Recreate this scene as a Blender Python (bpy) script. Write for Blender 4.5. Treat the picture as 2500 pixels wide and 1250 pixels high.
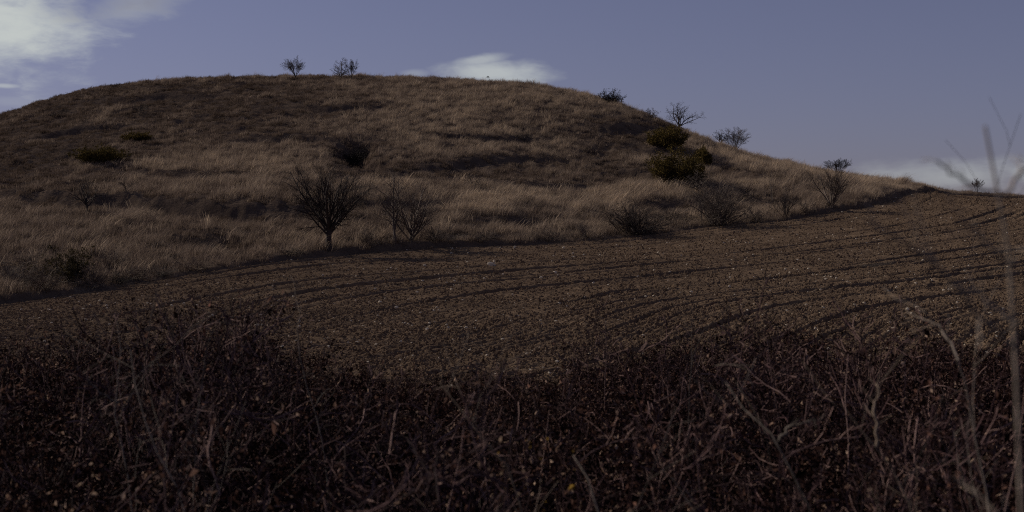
import bpy, math, random
import numpy as np

# ------------------------------------------------------------------ camera, world, sun, exposure
scene = bpy.context.scene
for o in list(bpy.data.objects):
    bpy.data.objects.remove(o)
COL = scene.collection

F = 3434.0                       # focal length in pixels of the 2500 px wide picture
CAM_Z = 2.6
HORIZON = 565.0
PITCH = math.atan((625.0 - HORIZON) / F)      # looking a degree down

cd = bpy.data.cameras.new('camera')
cam = bpy.data.objects.new('camera', cd)
COL.objects.link(cam)
cam.location = (0, 0, CAM_Z)
cam.rotation_euler = (math.pi / 2 - PITCH, 0, 0)
cd.sensor_width = 36.0
cd.lens = 36.0 * F / 2500.0
cd.clip_start = 0.1
cd.clip_end = 20000
cd.dof.use_dof = True
cd.dof.focus_distance = 75.0
cd.dof.aperture_fstop = 4.0
scene.camera = cam

SUN_EL = math.radians(30.0)
SUN_AZ = math.radians(-66.0)     # from +Y towards -X: left, a little beyond the hill
SUN_DIR = (math.sin(SUN_AZ) * math.cos(SUN_EL), math.cos(SUN_AZ) * math.cos(SUN_EL), math.sin(SUN_EL))

world = bpy.data.worlds.new('World')
scene.world = world
world.use_nodes = True
SKY_STRENGTH = 0.05
SUN_STRENGTH = 5.0
EXPOSURE = -0.2

def build_world():
    nt = world.node_tree
    N, L = nt.nodes, nt.links
    N.clear()
    out = N.new('ShaderNodeOutputWorld')
    bg = N.new('ShaderNodeBackground')
    bg.inputs['Strength'].default_value = SKY_STRENGTH
    sky = N.new('ShaderNodeTexSky')
    sky.sky_type = 'NISHITA'
    sky.sun_disc = False
    sky.sun_elevation = SUN_EL
    sky.sun_rotation = SUN_AZ
    sky.altitude = 400
    sky.air_density = 1.0
    sky.dust_density = 0.35
    sky.ozone_density = 2.5
    def M(op, a, b=None, c=None, clamp=False):
        n = N.new('ShaderNodeMath'); n.operation = op; n.use_clamp = clamp
        for i, v in enumerate((a, b, c)):
            if v is None: continue
            if isinstance(v, (int, float)): n.inputs[i].default_value = v
            else: L.new(v, n.inputs[i])
        return n.outputs[0]
    def smooth(v, lo, hi):
        n = N.new('ShaderNodeMapRange'); n.interpolation_type = 'SMOOTHSTEP'
        L.new(v, n.inputs['Value'])
        n.inputs['From Min'].default_value = lo; n.inputs['From Max'].default_value = hi
        return n.outputs['Result']
    tc = N.new('ShaderNodeTexCoord')
    sep = N.new('ShaderNodeSeparateXYZ')
    L.new(tc.outputs['Generated'], sep.inputs[0])
    az = M('ARCTAN2', sep.outputs['X'], sep.outputs['Y'])
    el = M('ARCSINE', sep.outputs['Z'])
    comb = N.new('ShaderNodeCombineXYZ')
    L.new(M('MULTIPLY', az, 1.0), comb.inputs[0]); L.new(M('MULTIPLY', el, 2.6), comb.inputs[1])
    def noise(scale, detail, rough, dist=0.0, off=(0, 0, 0)):
        mp = N.new('ShaderNodeVectorMath'); mp.operation = 'ADD'
        L.new(comb.outputs[0], mp.inputs[0]); mp.inputs[1].default_value = off
        n = N.new('ShaderNodeTexNoise'); n.inputs['Scale'].default_value = scale
        n.inputs['Detail'].default_value = detail; n.inputs['Roughness'].default_value = rough
        n.inputs['Distortion'].default_value = dist
        L.new(mp.outputs[0], n.inputs['Vector'])
        return n.outputs['Fac']
    n1 = noise(14.0, 6.0, 0.55, 0.4)
    n2 = noise(45.0, 5.0, 0.6, 0.3, (3.1, 1.7, 0))
    warp = M('ADD', M('MULTIPLY', M('SUBTRACT', n1, 0.5), 1.5), M('MULTIPLY', M('SUBTRACT', n2, 0.5), 0.7))
    def px(x, y):
        return math.atan((x - 1250) / F), math.atan((HORIZON - y) / F * math.cos(math.atan((x - 1250) / F)))
    def bank(x, y, rx, ry, tilt, lo, hi, amount, w=1.0):
        a0, e0 = px(x, y)
        da = M('SUBTRACT', az, a0); de = M('SUBTRACT', el, e0)
        c, s = math.cos(tilt), math.sin(tilt)
        p = M('ADD', M('MULTIPLY', da, c * F / rx), M('MULTIPLY', de, s * F / rx))
        q = M('SUBTRACT', M('MULTIPLY', de, c * F / ry), M('MULTIPLY', da, s * F / ry))
        r = M('SQRT', M('ADD', M('MULTIPLY', p, p), M('MULTIPLY', q, q)))
        v = M('ADD', M('SUBTRACT', 1.0, r), M('MULTIPLY', warp, w))
        return M('MULTIPLY', smooth(v, lo, hi), amount)
    white = bank(-30, 60, 350, 150, 0.10, 0.0, 0.9, 0.95)
    for c_ in (bank(1225, 178, 165, 36, -0.04, -0.1, 0.8, 0.72, 0.8),
               bank(1175, 148, 90, 20, 0.12, 0.0, 0.9, 0.55, 0.8),
               bank(1010, 180, 50, 14, 0.0, 0.0, 0.9, 0.22, 0.8),
               bank(10, 210, 55, 9, 0.0, 0.1, 0.9, 0.5, 0.5),
               bank(2320, 430, 260, 40, -0.02, -0.2, 0.9, 0.36, 1.0),
               bank(2600, 420, 330, 50, 0.0, 0.0, 0.9, 0.45, 0.9),
               bank(60, 250, 120, 16, 0.0, 0.0, 0.9, 0.12, 0.9)):
        white = M('MAXIMUM', white, c_)
    shade = bank(330, 12, 260, 62, 0.12, 0.0, 1.0, 1.0)            # the cloud's own grey underside
    grey = bank(330, 15, 150, 55, 0.2, -0.1, 0.9, 0.6)
    # a loose scatter of the same clouds over the rest of the sky
    nb = noise(2.6, 7.0, 0.55, 0.3, (7.3, 4.4, 0))
    away = smooth(M('ABSOLUTE', az), 0.45, 0.8)
    elsewhere = M('MULTIPLY', M('MULTIPLY', smooth(nb, 0.56, 0.75), 0.7), away)
    white = M('MAXIMUM', M('MAXIMUM', white, elsewhere), grey)
    # sky colour, toned
    tint = N.new('ShaderNodeMix'); tint.data_type = 'RGBA'; tint.blend_type = 'MULTIPLY'
    tint.inputs['Factor'].default_value = 1.0
    L.new(sky.outputs['Color'], tint.inputs['A']); tint.inputs['B'].default_value = (*SKY_TINT, 1)
    hs = N.new('ShaderNodeHueSaturation'); hs.inputs['Saturation'].default_value = SKY_SAT
    L.new(tint.outputs['Result'], hs.inputs['Color'])
    cl = N.new('ShaderNodeMix'); cl.data_type = 'RGBA'
    cl.inputs['A'].default_value = (*[v * CLOUD for v in (0.94, 1.0, 0.97)], 1)
    cl.inputs['B'].default_value = (*[v * CLOUD * 0.50 for v in (0.96, 0.97, 1.06)], 1)
    L.new(shade, cl.inputs['Factor'])
    mix = N.new('ShaderNodeMix'); mix.data_type = 'RGBA'
    L.new(white, mix.inputs['Factor']); L.new(hs.outputs['Color'], mix.inputs['A']); L.new(cl.outputs['Result'], mix.inputs['B'])
    L.new(mix.outputs['Result'], bg.inputs['Color'])
    L.new(bg.outputs[0], out.inputs[0])
SKY_TINT = (0.775, 0.645, 1.04)
SKY_SAT = 0.72
CLOUD = 13.2
build_world()
world.cycles.sampling_method = 'MANUAL'
world.cycles.sample_map_resolution = 1024

sl = bpy.data.lights.new('sun', 'SUN')
sl.energy = SUN_STRENGTH
sl.angle = math.radians(0.53)
sl.color = (1.0, 0.89, 0.74)
sun = bpy.data.objects.new('sun', sl)
COL.objects.link(sun)
from mathutils import Vector
sun.rotation_euler = (-Vector(SUN_DIR)).to_track_quat('-Z', 'Y').to_euler()
sun.location = (-60, 30, 60)

vs = scene.view_settings
vs.view_transform = 'Standard'; vs.look = 'None'; vs.gamma = 1; vs.use_curve_mapping = False
vs.exposure = EXPOSURE
scene.render.engine = 'CYCLES'
scene.cycles.pixel_filter_type = 'BLACKMAN_HARRIS'
scene.cycles.filter_width = 1.05
scene.cycles.max_bounces = 5
scene.cycles.diffuse_bounces = 3
scene.cycles.transmission_bounces = 3
scene.cycles.transparent_max_bounces = 4
scene.cycles.use_denoising = False

# ------------------------------------------------------------------ small helpers
RNG = np.random.default_rng(11)

def tag(o, label=None, cat=None, group=None, kind=None):
    if label: o['label'] = label
    if cat: o['category'] = cat
    if group: o['group'] = group
    if kind: o['kind'] = kind
    return o

def empty(name, loc):
    o = bpy.data.objects.new(name, None)
    o.empty_display_size = 0.3
    COL.objects.link(o); o.location = loc
    return o

def mesh_np(name, V, Fq, smooth=False):
    """mesh from vertex array and an (n,3) or (n,4) face array"""
    me = bpy.data.meshes.new(name)
    V = np.ascontiguousarray(V, dtype=np.float32); Fq = np.ascontiguousarray(Fq, dtype=np.int32)
    n, k = Fq.shape
    me.vertices.add(len(V)); me.vertices.foreach_set('co', V.ravel())
    me.loops.add(n * k); me.loops.foreach_set('vertex_index', Fq.ravel())
    me.polygons.add(n)
    me.polygons.foreach_set('loop_start', np.arange(0, n * k, k, dtype=np.int32))
    me.polygons.foreach_set('loop_total', np.full(n, k, dtype=np.int32))
    me.polygons.foreach_set('use_smooth', np.full(n, smooth))
    me.update(calc_edges=True)
    return me

def obj(name, me, mat, parent=None, loc=None):
    o = bpy.data.objects.new(name, me)
    COL.objects.link(o)
    if mat and not me.materials: me.materials.append(mat)
    if parent: o.parent = parent
    if loc is not None: o.location = loc
    return o

# vectorised gradient noise
_perm = np.random.default_rng(5).permutation(4096)
_grad = np.random.default_rng(6).uniform(0, 2 * np.pi, 4096)
_gx, _gy = np.cos(_grad), np.sin(_grad)
def noise2(x, y):
    xi = np.floor(x).astype(np.int64); yi = np.floor(y).astype(np.int64)
    xf, yf = x - xi, y - yi
    u = xf * xf * xf * (xf * (xf * 6 - 15) + 10); v = yf * yf * yf * (yf * (yf * 6 - 15) + 10)
    def g(ix, iy, dx, dy):
        h = _perm[(_perm[ix & 4095] + iy) & 4095]
        return _gx[h] * dx + _gy[h] * dy
    a = g(xi, yi, xf, yf); b = g(xi + 1, yi, xf - 1, yf)
    c = g(xi, yi + 1, xf, yf - 1); d = g(xi + 1, yi + 1, xf - 1, yf - 1)
    return (a + u * (b - a)) * (1 - v) + (c + u * (d - c)) * v
def fbm(x, y, octaves=4, gain=0.5):
    s = np.zeros_like(x, dtype=float); a = 1.0; f = 1.0
    for i in range(octaves):
        s += a * noise2(x * f + 17.3 * i, y * f - 9.1 * i); a *= gain; f *= 2.03
    return s
def sstep(v, lo, hi):
    t = np.clip((v - lo) / (hi - lo), 0, 1)
    return t * t * (3 - 2 * t)

# picture <-> place
CP, SP = math.cos(PITCH), math.sin(PITCH)
def ray(px, py):
    u = (px - 1250.0) / F; v = (625.0 - py) / F
    d = np.array([u, CP + v * SP, -SP + v * CP])
    return d / d[1]
def at(px, py, Y):
    d = ray(px, py)
    return np.array([d[0] * Y, Y, CAM_Z + d[2] * Y])
def project(x, y, z):
    zz = z - CAM_Z
    dep = y * CP - zz * SP
    up = zz * CP + y * SP
    return 1250 + F * x / dep, 625 - F * up / dep

# ------------------------------------------------------------------ materials
def material(name, build, bump=None):
    m = bpy.data.materials.new(name)
    m.use_nodes = True
    nt = m.node_tree
    nt.nodes.clear()
    out = nt.nodes.new('ShaderNodeOutputMaterial')
    build(nt, out)
    return m

def node(nt, t, **kw):
    n = nt.nodes.new(t)
    for k, v in kw.items():
        if k.startswith('i_'): n.inputs[k[2:].replace('_', ' ')].default_value = v
        else: setattr(n, k, v)
    return n

def ramp(nt, fac, stops):
    r = nt.nodes.new('ShaderNodeValToRGB')
    el = r.color_ramp.elements
    while len(el) < len(stops): el.new(0.5)
    for e, (p, c) in zip(el, stops):
        e.position = p; e.color = (*c, 1)
    nt.links.new(fac, r.inputs[0])
    return r.outputs[0]

def mat_bark(name, dark, light, scale=9.0):
    def b(nt, out):
        L = nt.links
        tc = node(nt, 'ShaderNodeTexCoord')
        oi = node(nt, 'ShaderNodeObjectInfo')
        n = node(nt, 'ShaderNodeTexNoise', i_Scale=scale, i_Detail=4.0)
        L.new(tc.outputs['Object'], n.inputs['Vector'])
        ad = node(nt, 'ShaderNodeMath', operation='MULTIPLY_ADD')
        L.new(oi.outputs['Random'], ad.inputs[0]); ad.inputs[1].default_value = 0.3
        L.new(n.outputs['Fac'], ad.inputs[2])
        col = ramp(nt, ad.outputs[0], [(0.38, dark), (0.85, light)])
        p = node(nt, 'ShaderNodeBsdfPrincipled', i_Roughness=0.85)
        p.inputs['Specular IOR Level'].default_value = 0.25
        L.new(col, p.inputs['Base Color']); L.new(p.outputs[0], out.inputs[0])
    return material(name, b)

def mat_leafy(name, stops, trans=0.3, attr=None):
    """thin vegetation: diffuse with some light through the blade"""
    def b(nt, out):
        L = nt.links
        if attr:
            a = node(nt, 'ShaderNodeAttribute', attribute_type='INSTANCER', attribute_name=attr)
            fac = a.outputs['Fac']
        else:
            g = node(nt, 'ShaderNodeNewGeometry')
            oi = node(nt, 'ShaderNodeObjectInfo')
            ad = node(nt, 'ShaderNodeMath', operation='MULTIPLY_ADD')
            L.new(oi.outputs['Random'], ad.inputs[0]); ad.inputs[1].default_value = 0.25
            mm = node(nt, 'ShaderNodeMath', operation='MULTIPLY'); mm.inputs[1].default_value = 0.75
            L.new(g.outputs['Random Per Island'], mm.inputs[0]); L.new(mm.outputs[0], ad.inputs[2])
            fac = ad.outputs[0]
        col = ramp(nt, fac, stops)
        if attr:
            g = node(nt, 'ShaderNodeNewGeometry')
            mr = node(nt, 'ShaderNodeMapRange'); mr.inputs['To Min'].default_value = 0.6; mr.inputs['To Max'].default_value = 1.35
            L.new(g.outputs['Random Per Island'], mr.inputs['Value'])
            mx = node(nt, 'ShaderNodeVectorMath', operation='SCALE')
            L.new(col, mx.inputs[0]); L.new(mr.outputs[0], mx.inputs['Scale'])
            col = mx.outputs[0]
        d = node(nt, 'ShaderNodeBsdfDiffuse'); t = node(nt, 'ShaderNodeBsdfTranslucent')
        L.new(col, d.inputs['Color']); L.new(col, t.inputs['Color'])
        mix = node(nt, 'ShaderNodeMixShader'); mix.inputs[0].default_value = trans
        L.new(d.outputs[0], mix.inputs[1]); L.new(t.outputs[0], mix.inputs[2])
        L.new(mix.outputs[0], out.inputs[0])
    return material(name, b)

def mat_ground(name, stops, scale=1.4, bump=0.5, bscale=9.0, dist=0.06):
    def b(nt, out):
        L = nt.links
        tc = node(nt, 'ShaderNodeTexCoord')
        n = node(nt, 'ShaderNodeTexNoise', i_Scale=scale, i_Detail=7.0, i_Roughness=0.62)
        L.new(tc.outputs['Object'], n.inputs['Vector'])
        n2 = node(nt, 'ShaderNodeTexNoise', i_Scale=bscale, i_Detail=5.0, i_Roughness=0.6)
        L.new(tc.outputs['Object'], n2.inputs['Vector'])
        ad = node(nt, 'ShaderNodeMath', operation='MULTIPLY_ADD'); ad.inputs[1].default_value = 0.4
        L.new(n2.outputs['Fac'], ad.inputs[0])
        sc = node(nt, 'ShaderNodeMath', operation='MULTIPLY'); sc.inputs[1].default_value = 0.6
        L.new(n.outputs['Fac'], sc.inputs[0]); L.new(sc.outputs[0], ad.inputs[2])
        col = ramp(nt, ad.outputs[0], stops)
        bp = node(nt, 'ShaderNodeBump', i_Strength=bump, i_Distance=dist)
        L.new(n2.outputs['Fac'], bp.inputs['Height'])
        p = node(nt, 'ShaderNodeBsdfDiffuse', i_Roughness=0.8)
        L.new(col, p.inputs['Color']); L.new(bp.outputs[0], p.inputs['Normal']); L.new(p.outputs[0], out.inputs[0])
    return material(name, b)

M_SOIL = mat_ground('ploughed_soil', [(0.28, (0.082, 0.057, 0.042)), (0.55, (0.155, 0.109, 0.076)), (0.78, (0.26, 0.19, 0.13))], 0.35, 0.9, 7.0, 0.10)
M_CLOD = mat_ground('soil_clod', [(0.30, (0.086, 0.060, 0.044)), (0.6, (0.178, 0.125, 0.087)), (0.8, (0.29, 0.21, 0.145))], 2.0, 0.3, 20.0, 0.02)
M_HILL = mat_ground('hill_turf', [(0.30, (0.055, 0.040, 0.034)), (0.52, (0.105, 0.078, 0.062)), (0.75, (0.19, 0.14, 0.10))], 0.55, 0.8, 5.0, 0.12)
M_STONE = mat_ground('pale_stone', [(0.3, (0.42, 0.36, 0.29)), (0.6, (0.62, 0.55, 0.45)), (0.8, (0.76, 0.69, 0.58))], 6.0, 0.4, 20.0, 0.02)
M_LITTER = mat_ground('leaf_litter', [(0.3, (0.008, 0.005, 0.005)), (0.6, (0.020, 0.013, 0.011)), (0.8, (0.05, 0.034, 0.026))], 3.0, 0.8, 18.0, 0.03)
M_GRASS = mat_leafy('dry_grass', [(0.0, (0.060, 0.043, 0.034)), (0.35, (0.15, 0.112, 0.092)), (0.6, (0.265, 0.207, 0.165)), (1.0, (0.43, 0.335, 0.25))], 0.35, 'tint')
M_BARK = mat_bark('grey_bark', (0.040, 0.031, 0.028), (0.115, 0.090, 0.078))
M_BARK_DARK = mat_bark('dark_bark', (0.014, 0.010, 0.011), (0.045, 0.034, 0.032))
M_BARK_WARM = mat_bark('warm_bark', (0.075, 0.055, 0.043), (0.20, 0.15, 0.115))
def mat_twigs(name, stops):
    def b(nt, out):
        L = nt.links
        g = node(nt, 'ShaderNodeNewGeometry')
        tc = node(nt, 'ShaderNodeTexCoord')
        n = node(nt, 'ShaderNodeTexNoise', i_Scale=22.0, i_Detail=3.0)
        L.new(tc.outputs['Object'], n.inputs['Vector'])
        ad = node(nt, 'ShaderNodeMath', operation='MULTIPLY_ADD'); ad.inputs[1].default_value = 0.45
        L.new(n.outputs['Fac'], ad.inputs[0])
        mm = node(nt, 'ShaderNodeMath', operation='MULTIPLY'); mm.inputs[1].default_value = 0.78
        L.new(g.outputs['Random Per Island'], mm.inputs[0]); L.new(mm.outputs[0], ad.inputs[2])
        col = ramp(nt, ad.outputs[0], stops)
        p = node(nt, 'ShaderNodeBsdfPrincipled', i_Roughness=0.8)
        p.inputs['Specular IOR Level'].default_value = 0.06
        L.new(col, p.inputs['Base Color']); L.new(p.outputs[0], out.inputs[0])
    return material(name, b)
M_SHOOT = mat_bark('young_shoot', (0.09, 0.072, 0.062), (0.28, 0.228, 0.19), 40.0)
M_PALE = mat_bark('pale_bark', (0.035, 0.028, 0.025), (0.19, 0.155, 0.13), 40.0)
M_BRAMBLE = mat_twigs('bramble_bark', [(0.15, (0.003, 0.0015, 0.002)), (0.62, (0.025, 0.0125, 0.014)), (0.80, (0.075, 0.042, 0.045)), (0.98, (0.21, 0.138, 0.125))])  # near-black and pale twigs paint deep shade and lit specks into the bark
M_JUNIPER = mat_leafy('juniper_needles', [(0.0, (0.022, 0.018, 0.008)), (0.5, (0.075, 0.056, 0.022)), (0.8, (0.14, 0.10, 0.036)), (1.0, (0.21, 0.145, 0.05))], 0.15)
M_DEADLEAF = mat_leafy('dead_leaves', [(0.0, (0.003, 0.0015, 0.0015)), (0.5, (0.010, 0.005, 0.005)), (0.72, (0.040, 0.021, 0.018)), (0.84, (0.14, 0.078, 0.060)), (1.0, (0.46, 0.33, 0.25))], 0.25)  # palest leaves are painted sunlit specks, blackest ones painted shade
M_SHRUBLEAF = mat_leafy('small_leaves', [(0.0, (0.022, 0.018, 0.010)), (0.5, (0.060, 0.048, 0.026)), (0.9, (0.12, 0.095, 0.05)), (1.0, (0.24, 0.19, 0.11))], 0.2)

# ------------------------------------------------------------------ the lie of the land
CTRL = []   # (x, y, z)
def cp(px, py, Y): CTRL.append(at(px, py, Y))
CREST = [(-700, 470, 132), (-350, 372, 142), (0, 289, 150), (130, 243, 154), (260, 213, 157), (400, 197, 160), (600, 191, 162), (800, 192, 163), (950, 195, 163),
         (1100, 200, 162), (1250, 209, 160), (1400, 227, 157), (1500, 253, 154), (1600, 289, 151), (1700, 326, 148), (1800, 361, 146),
         (1900, 391, 144), (2000, 413, 143), (2100, 434, 143), (2200, 449, 144), (2350, 465, 146), (2500, 474, 148), (2800, 486, 150), (3300, 500, 152)]
for c in CREST:
    c = (c[0], c[1] + 5 + (11 if 1690 < c[0] < 2260 else 4 if c[0] > 2260 else 0) + (5 if 1450 < c[0] < 1550 else 0), c[2])
    cp(*c)
    p = at(*c)
    s = (HORIZON - c[1]) / F
    for dy, dz in ((-6, -6 * s - 0.45), (7, 7 * s - 0.55), (30, -4.0), (62, -11.0), (110, -16.0)):
        CTRL.append(np.array([p[0] * (c[2] + dy) / c[2], c[2] + dy, p[2] + dz]))
BOUNDARY = [(-1400, 900, 40), (-800, 850, 46), (-300, 785, 54), (0, 745, 62), (200, 716, 67), (330, 692, 71), (600, 650, 79), (800, 624, 85), (1000, 609, 89),
            (1250, 599, 93), (1500, 583, 99), (1740, 553, 104), (1900, 541, 108), (2010, 522, 112), (2100, 507, 117), (2175, 490, 124), (2222, 470, 133),
            (2262, 461, 140), (2330, 464, 144), (2500, 475, 147), (2800, 489, 148), (3400, 503, 150)]
for b in BOUNDARY[:-4]: cp(*b)
for c in [(0, 600, 80), (0, 500, 100), (0, 400, 120), (0, 330, 138), (-500, 650, 80), (-500, 520, 105),
          (400, 560, 90), (400, 450, 108), (400, 350, 126), (400, 262, 143),
          (800, 520, 97), (800, 440, 109), (800, 350, 124), (800, 265, 140),
          (1250, 505, 108), (1250, 405, 124), (1250, 302, 141), (1600, 480, 117), (1600, 400, 131), (1600, 335, 142),
          (1900, 470, 122), (1900, 420, 134), (2100, 468, 128),
          (0, 778, 45), (-400, 790, 43), (600, 850, 33), (600, 750, 50), (600, 685, 66), (1250, 850, 32), (1250, 750, 47), (1250, 680, 63), (1250, 632, 80),
          (1800, 850, 30), (1800, 750, 44), (1800, 680, 59), (1800, 615, 79), (2300, 850, 29), (2300, 750, 41), (2300, 650, 60), (2300, 560, 90), (2300, 503, 117),
          (2700, 750, 40), (2700, 610, 72), (2700, 505, 115), (3200, 750, 40), (3200, 610, 75), (3200, 520, 115)]:
    cp(*c)
for x in (-40, -20, -8, 0, 8, 20, 40):
    for y, z in ((24, 0.02), (14, 0.0), (5, 0.05), (-6, 0.3), (-20, 0.3)):
        CTRL.append(np.array([x, y, z]))
CTRL = np.array(CTRL)
def _tps(r2): return 0.5 * r2 * np.log(r2 + 1e-9)
def tps_fit(P, v, lam):
    n = len(P)
    d2 = ((P[:, None] - P[None]) ** 2).sum(-1)
    A = np.zeros((n + 3, n + 3)); A[:n, :n] = _tps(d2) + lam * np.eye(n)
    A[:n, n] = 1; A[:n, n + 1:] = P; A[n, :n] = 1; A[n + 1:, :n] = P.T
    return np.linalg.solve(A, np.concatenate([v, np.zeros(3)]))
def tps_eval(P, w, X):
    out = np.empty(len(X))
    for i in range(0, len(X), 20000):
        q = X[i:i + 20000]
        d2 = ((q[:, None] - P[None]) ** 2).sum(-1)
        out[i:i + 20000] = _tps(d2) @ w[:-3] + w[-3] + q @ w[-2:]
    return out
class Lattice:
    def __init__(s, f, x0, x1, y0, y1, h):
        s.x0, s.y0, s.h = x0, y0, h
        s.nx, s.ny = int((x1 - x0) / h) + 1, int((y1 - y0) / h) + 1
        gx, gy = np.meshgrid(x0 + h * np.arange(s.nx), y0 + h * np.arange(s.ny), indexing='ij')
        s.v = f(np.stack([gx.ravel(), gy.ravel()], 1)).reshape(s.nx, s.ny)
    def __call__(s, x, y):
        a = np.clip((np.asarray(x, float) - s.x0) / s.h, 0, s.nx - 1.001); b = np.clip((np.asarray(y, float) - s.y0) / s.h, 0, s.ny - 1.001)
        i = a.astype(int); j = b.astype(int); a = a - i; b = b - j
        v = s.v
        return (v[i, j] * (1 - a) + v[i + 1, j] * a) * (1 - b) + (v[i, j + 1] * (1 - a) + v[i + 1, j + 1] * a) * b
_PS = CTRL[:, :2] / 30.0
_w = tps_fit(_PS, CTRL[:, 2], 0.004)
BASE = Lattice(lambda X: tps_eval(_PS, _w, X / 30.0), -130, 150, -25, 280, 0.8)

# the field's edge: a bank that drops from the turf to the plough
BW = np.array([at(*b)[:2] for b in BOUNDARY])
BANK_X = np.array([-2000, 0, 350, 500, 700, 1000, 1250, 1400, 1850, 1920, 2100, 2240, 2330, 3000])
BANK_H = np.array([0.35, 0.45, 0.15, 0.18, 0.35, 0.42, 0.36, 0.16, 0.16, 0.34, 0.42, 0.50, 0.2, 0.2])
def edge_dist(x, y):
    x = np.asarray(x, float); y = np.asarray(y, float)
    best = np.full(x.shape, 1e18); sg = np.ones(x.shape)
    for a, b in zip(BW[:-1], BW[1:]):
        e = b - a; L2 = e @ e
        t = np.clip(((x - a[0]) * e[0] + (y - a[1]) * e[1]) / L2, 0, 1)
        dx = x - a[0] - t * e[0]; dy = y - a[1] - t * e[1]
        d2 = dx * dx + dy * dy
        s = np.sign(e[0] * (y - a[1]) - e[1] * (x - a[0]))
        m = d2 < best
        best = np.where(m, d2, best); sg = np.where(m, s, sg)
    return np.sqrt(best) * sg
def edge_wobble(x, y):
    return 0.35 * noise2(x * 0.22, y * 0.22) + 0.22 * noise2(x * 0.9 + 5, y * 0.9)
EDGE = Lattice(lambda X: edge_dist(X[:, 0], X[:, 1]), -130, 150, 20, 180, 0.5)
def edge(x, y): return EDGE(x, y) + edge_wobble(x, y)
def bank_h(x, y):
    return np.interp(1250 + F * np.asarray(x) / np.maximum(np.asarray(y), 1.0), BANK_X, BANK_H)

def hill_plain(x, y):          # hill without the hollows and terraces
    d = edge(x, y)
    h = bank_h(x, y)
    return BASE(x, y) + h * sstep(d, -0.25, 0.35) - 1.2 * sstep(-d, 0.2, 1.2) 
def hit_on(f, px, py, y0=24.0, y1=200.0):
    d = ray(px, py)
    Y = np.arange(y0, y1, 0.25)
    z = CAM_Z + d[2] * Y
    g = f(d[0] * Y, Y)
    k = np.nonzero(z <= g)[0]
    if len(k) == 0: 
        k = [int(np.argmin(z - g))]
    Yh = Y[k[0]]
    return np.array([d[0] * Yh, Yh])

# terraces (polyline along the lip, drop towards the camera) and hollows
TERR = []
def terrace(pts, h, width):
    TERR.append((np.array([hit_on(hill_plain, *p) for p in pts]), h * 1.3, width * 0.75))
terrace([(-150, 480), (90, 484), (190, 492), (300, 496), (420, 507), (540, 519), (640, 525), (740, 530)], 0.9, 2.2)
terrace([(985, 428), (1080, 412), (1180, 396), (1300, 388), (1400, 392)], 0.4, 2.0)
terrace([(1500, 415), (1560, 428), (1640, 446)], 0.5, 1.6)
terrace([(1440, 322), (1520, 316), (1600, 322)], 0.5, 1.8)
terrace([(1180, 536), (1260, 545), (1330, 540)], 0.5, 1.5)
terrace([(1560, 508), (1640, 505), (1720, 512)], 0.7, 1.8)
terrace([(1800, 492), (1870, 498), (1960, 494)], 0.4, 1.5)
terrace([(600, 515), (700, 518), (760, 522)], 0.4, 1.5)
terrace([(560, 348), (700, 340), (860, 347)], 0.45, 1.4)
terrace([(290, 420), (480, 433), (640, 428)], 0.45, 1.4)
terrace([(1040, 336), (1190, 346), (1330, 340)], 0.4, 1.3)
terrace([(1500, 354), (1600, 371), (1660, 382)], 0.45, 1.4)
terrace([(1190, 450), (1350, 461), (1480, 455)], 0.4, 1.3)
terrace([(880, 500), (1000, 507), (1110, 500)], 0.4, 1.3)
terrace([(250, 250), (400, 238), (560, 236)], 0.45, 1.6)
terrace([(60, 345), (190, 318), (330, 306)], 0.5, 1.6)
terrace([(640, 262), (800, 268), (960, 262)], 0.4, 1.5)
terrace([(1720, 402), (1800, 424), (1890, 446)], 0.45, 1.5)
PITS = []
def pit(px, py, rx, ry, depth):
    PITS.append((hit_on(hill_plain, px, py), rx, ry, depth))
pit(862, 370, 1.5, 3.4, 1.9); pit(900, 398, 1.6, 2.4, 1.3)  # pit shaped so that its rim throws the dark shadow patch here
pit(515, 598, 2.3, 2.6, 1.0); pit(570, 603, 1.4, 1.6, 0.5)
pit(1465, 372, 1.6, 2.2, 0.7); pit(700, 445, 1.6, 1.6, 0.3)
pit(1310, 483, 2.0, 1.6, 0.4)
def hill_z(x, y, mask=False):
    z = hill_plain(x, y)
    bare = np.zeros(np.shape(x))
    for P, h, w in TERR:
        best = np.full(np.shape(x), 1e18); sg = np.zeros(np.shape(x)); fade = np.zeros(np.shape(x))
        n = len(P)
        for i, (a, b) in enumerate(zip(P[:-1], P[1:])):
            e = b - a; L2 = e @ e
            tr = ((x - a[0]) * e[0] + (y - a[1]) * e[1]) / L2
            t = np.clip(tr, 0, 1)
            dx = x - a[0] - t * e[0]; dy = y - a[1] - t * e[1]
            d2 = dx * dx + dy * dy
            s = np.sign(e[0] * (y - a[1]) - e[1] * (x - a[0]))
            m = d2 < best
            g = (i + t) / (n - 1)
            best = np.where(m, d2, best); sg = np.where(m, s, sg); fade = np.where(m, g, fade)
        d = np.sqrt(best) * sg + 0.35 * noise2(x * 0.5, y * 0.5)
        env = np.sin(np.pi * np.clip(fade, 0.02, 0.98)) ** 0.5
        prof = np.where(d > 0, np.exp(-(d / 4.5)), -np.exp(-(np.maximum(-d - 0.0, 0)) / 3.5))
        prof = np.where(np.abs(d) < w * 0.35, prof * np.abs(d) / (w * 0.35), prof)
        z = z + 0.5 * h * prof * env
        bare = np.maximum(bare, env * np.exp(-((d + 0.1) / (0.55 * w + 0.25)) ** 2))
    for (c, rx, ry, dep) in PITS:
        r2 = ((x - c[0]) / rx) ** 2 + ((y - c[1]) / ry) ** 2
        z = z - dep * np.exp(-r2 ** 2)
    return bare if mask else z
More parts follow.
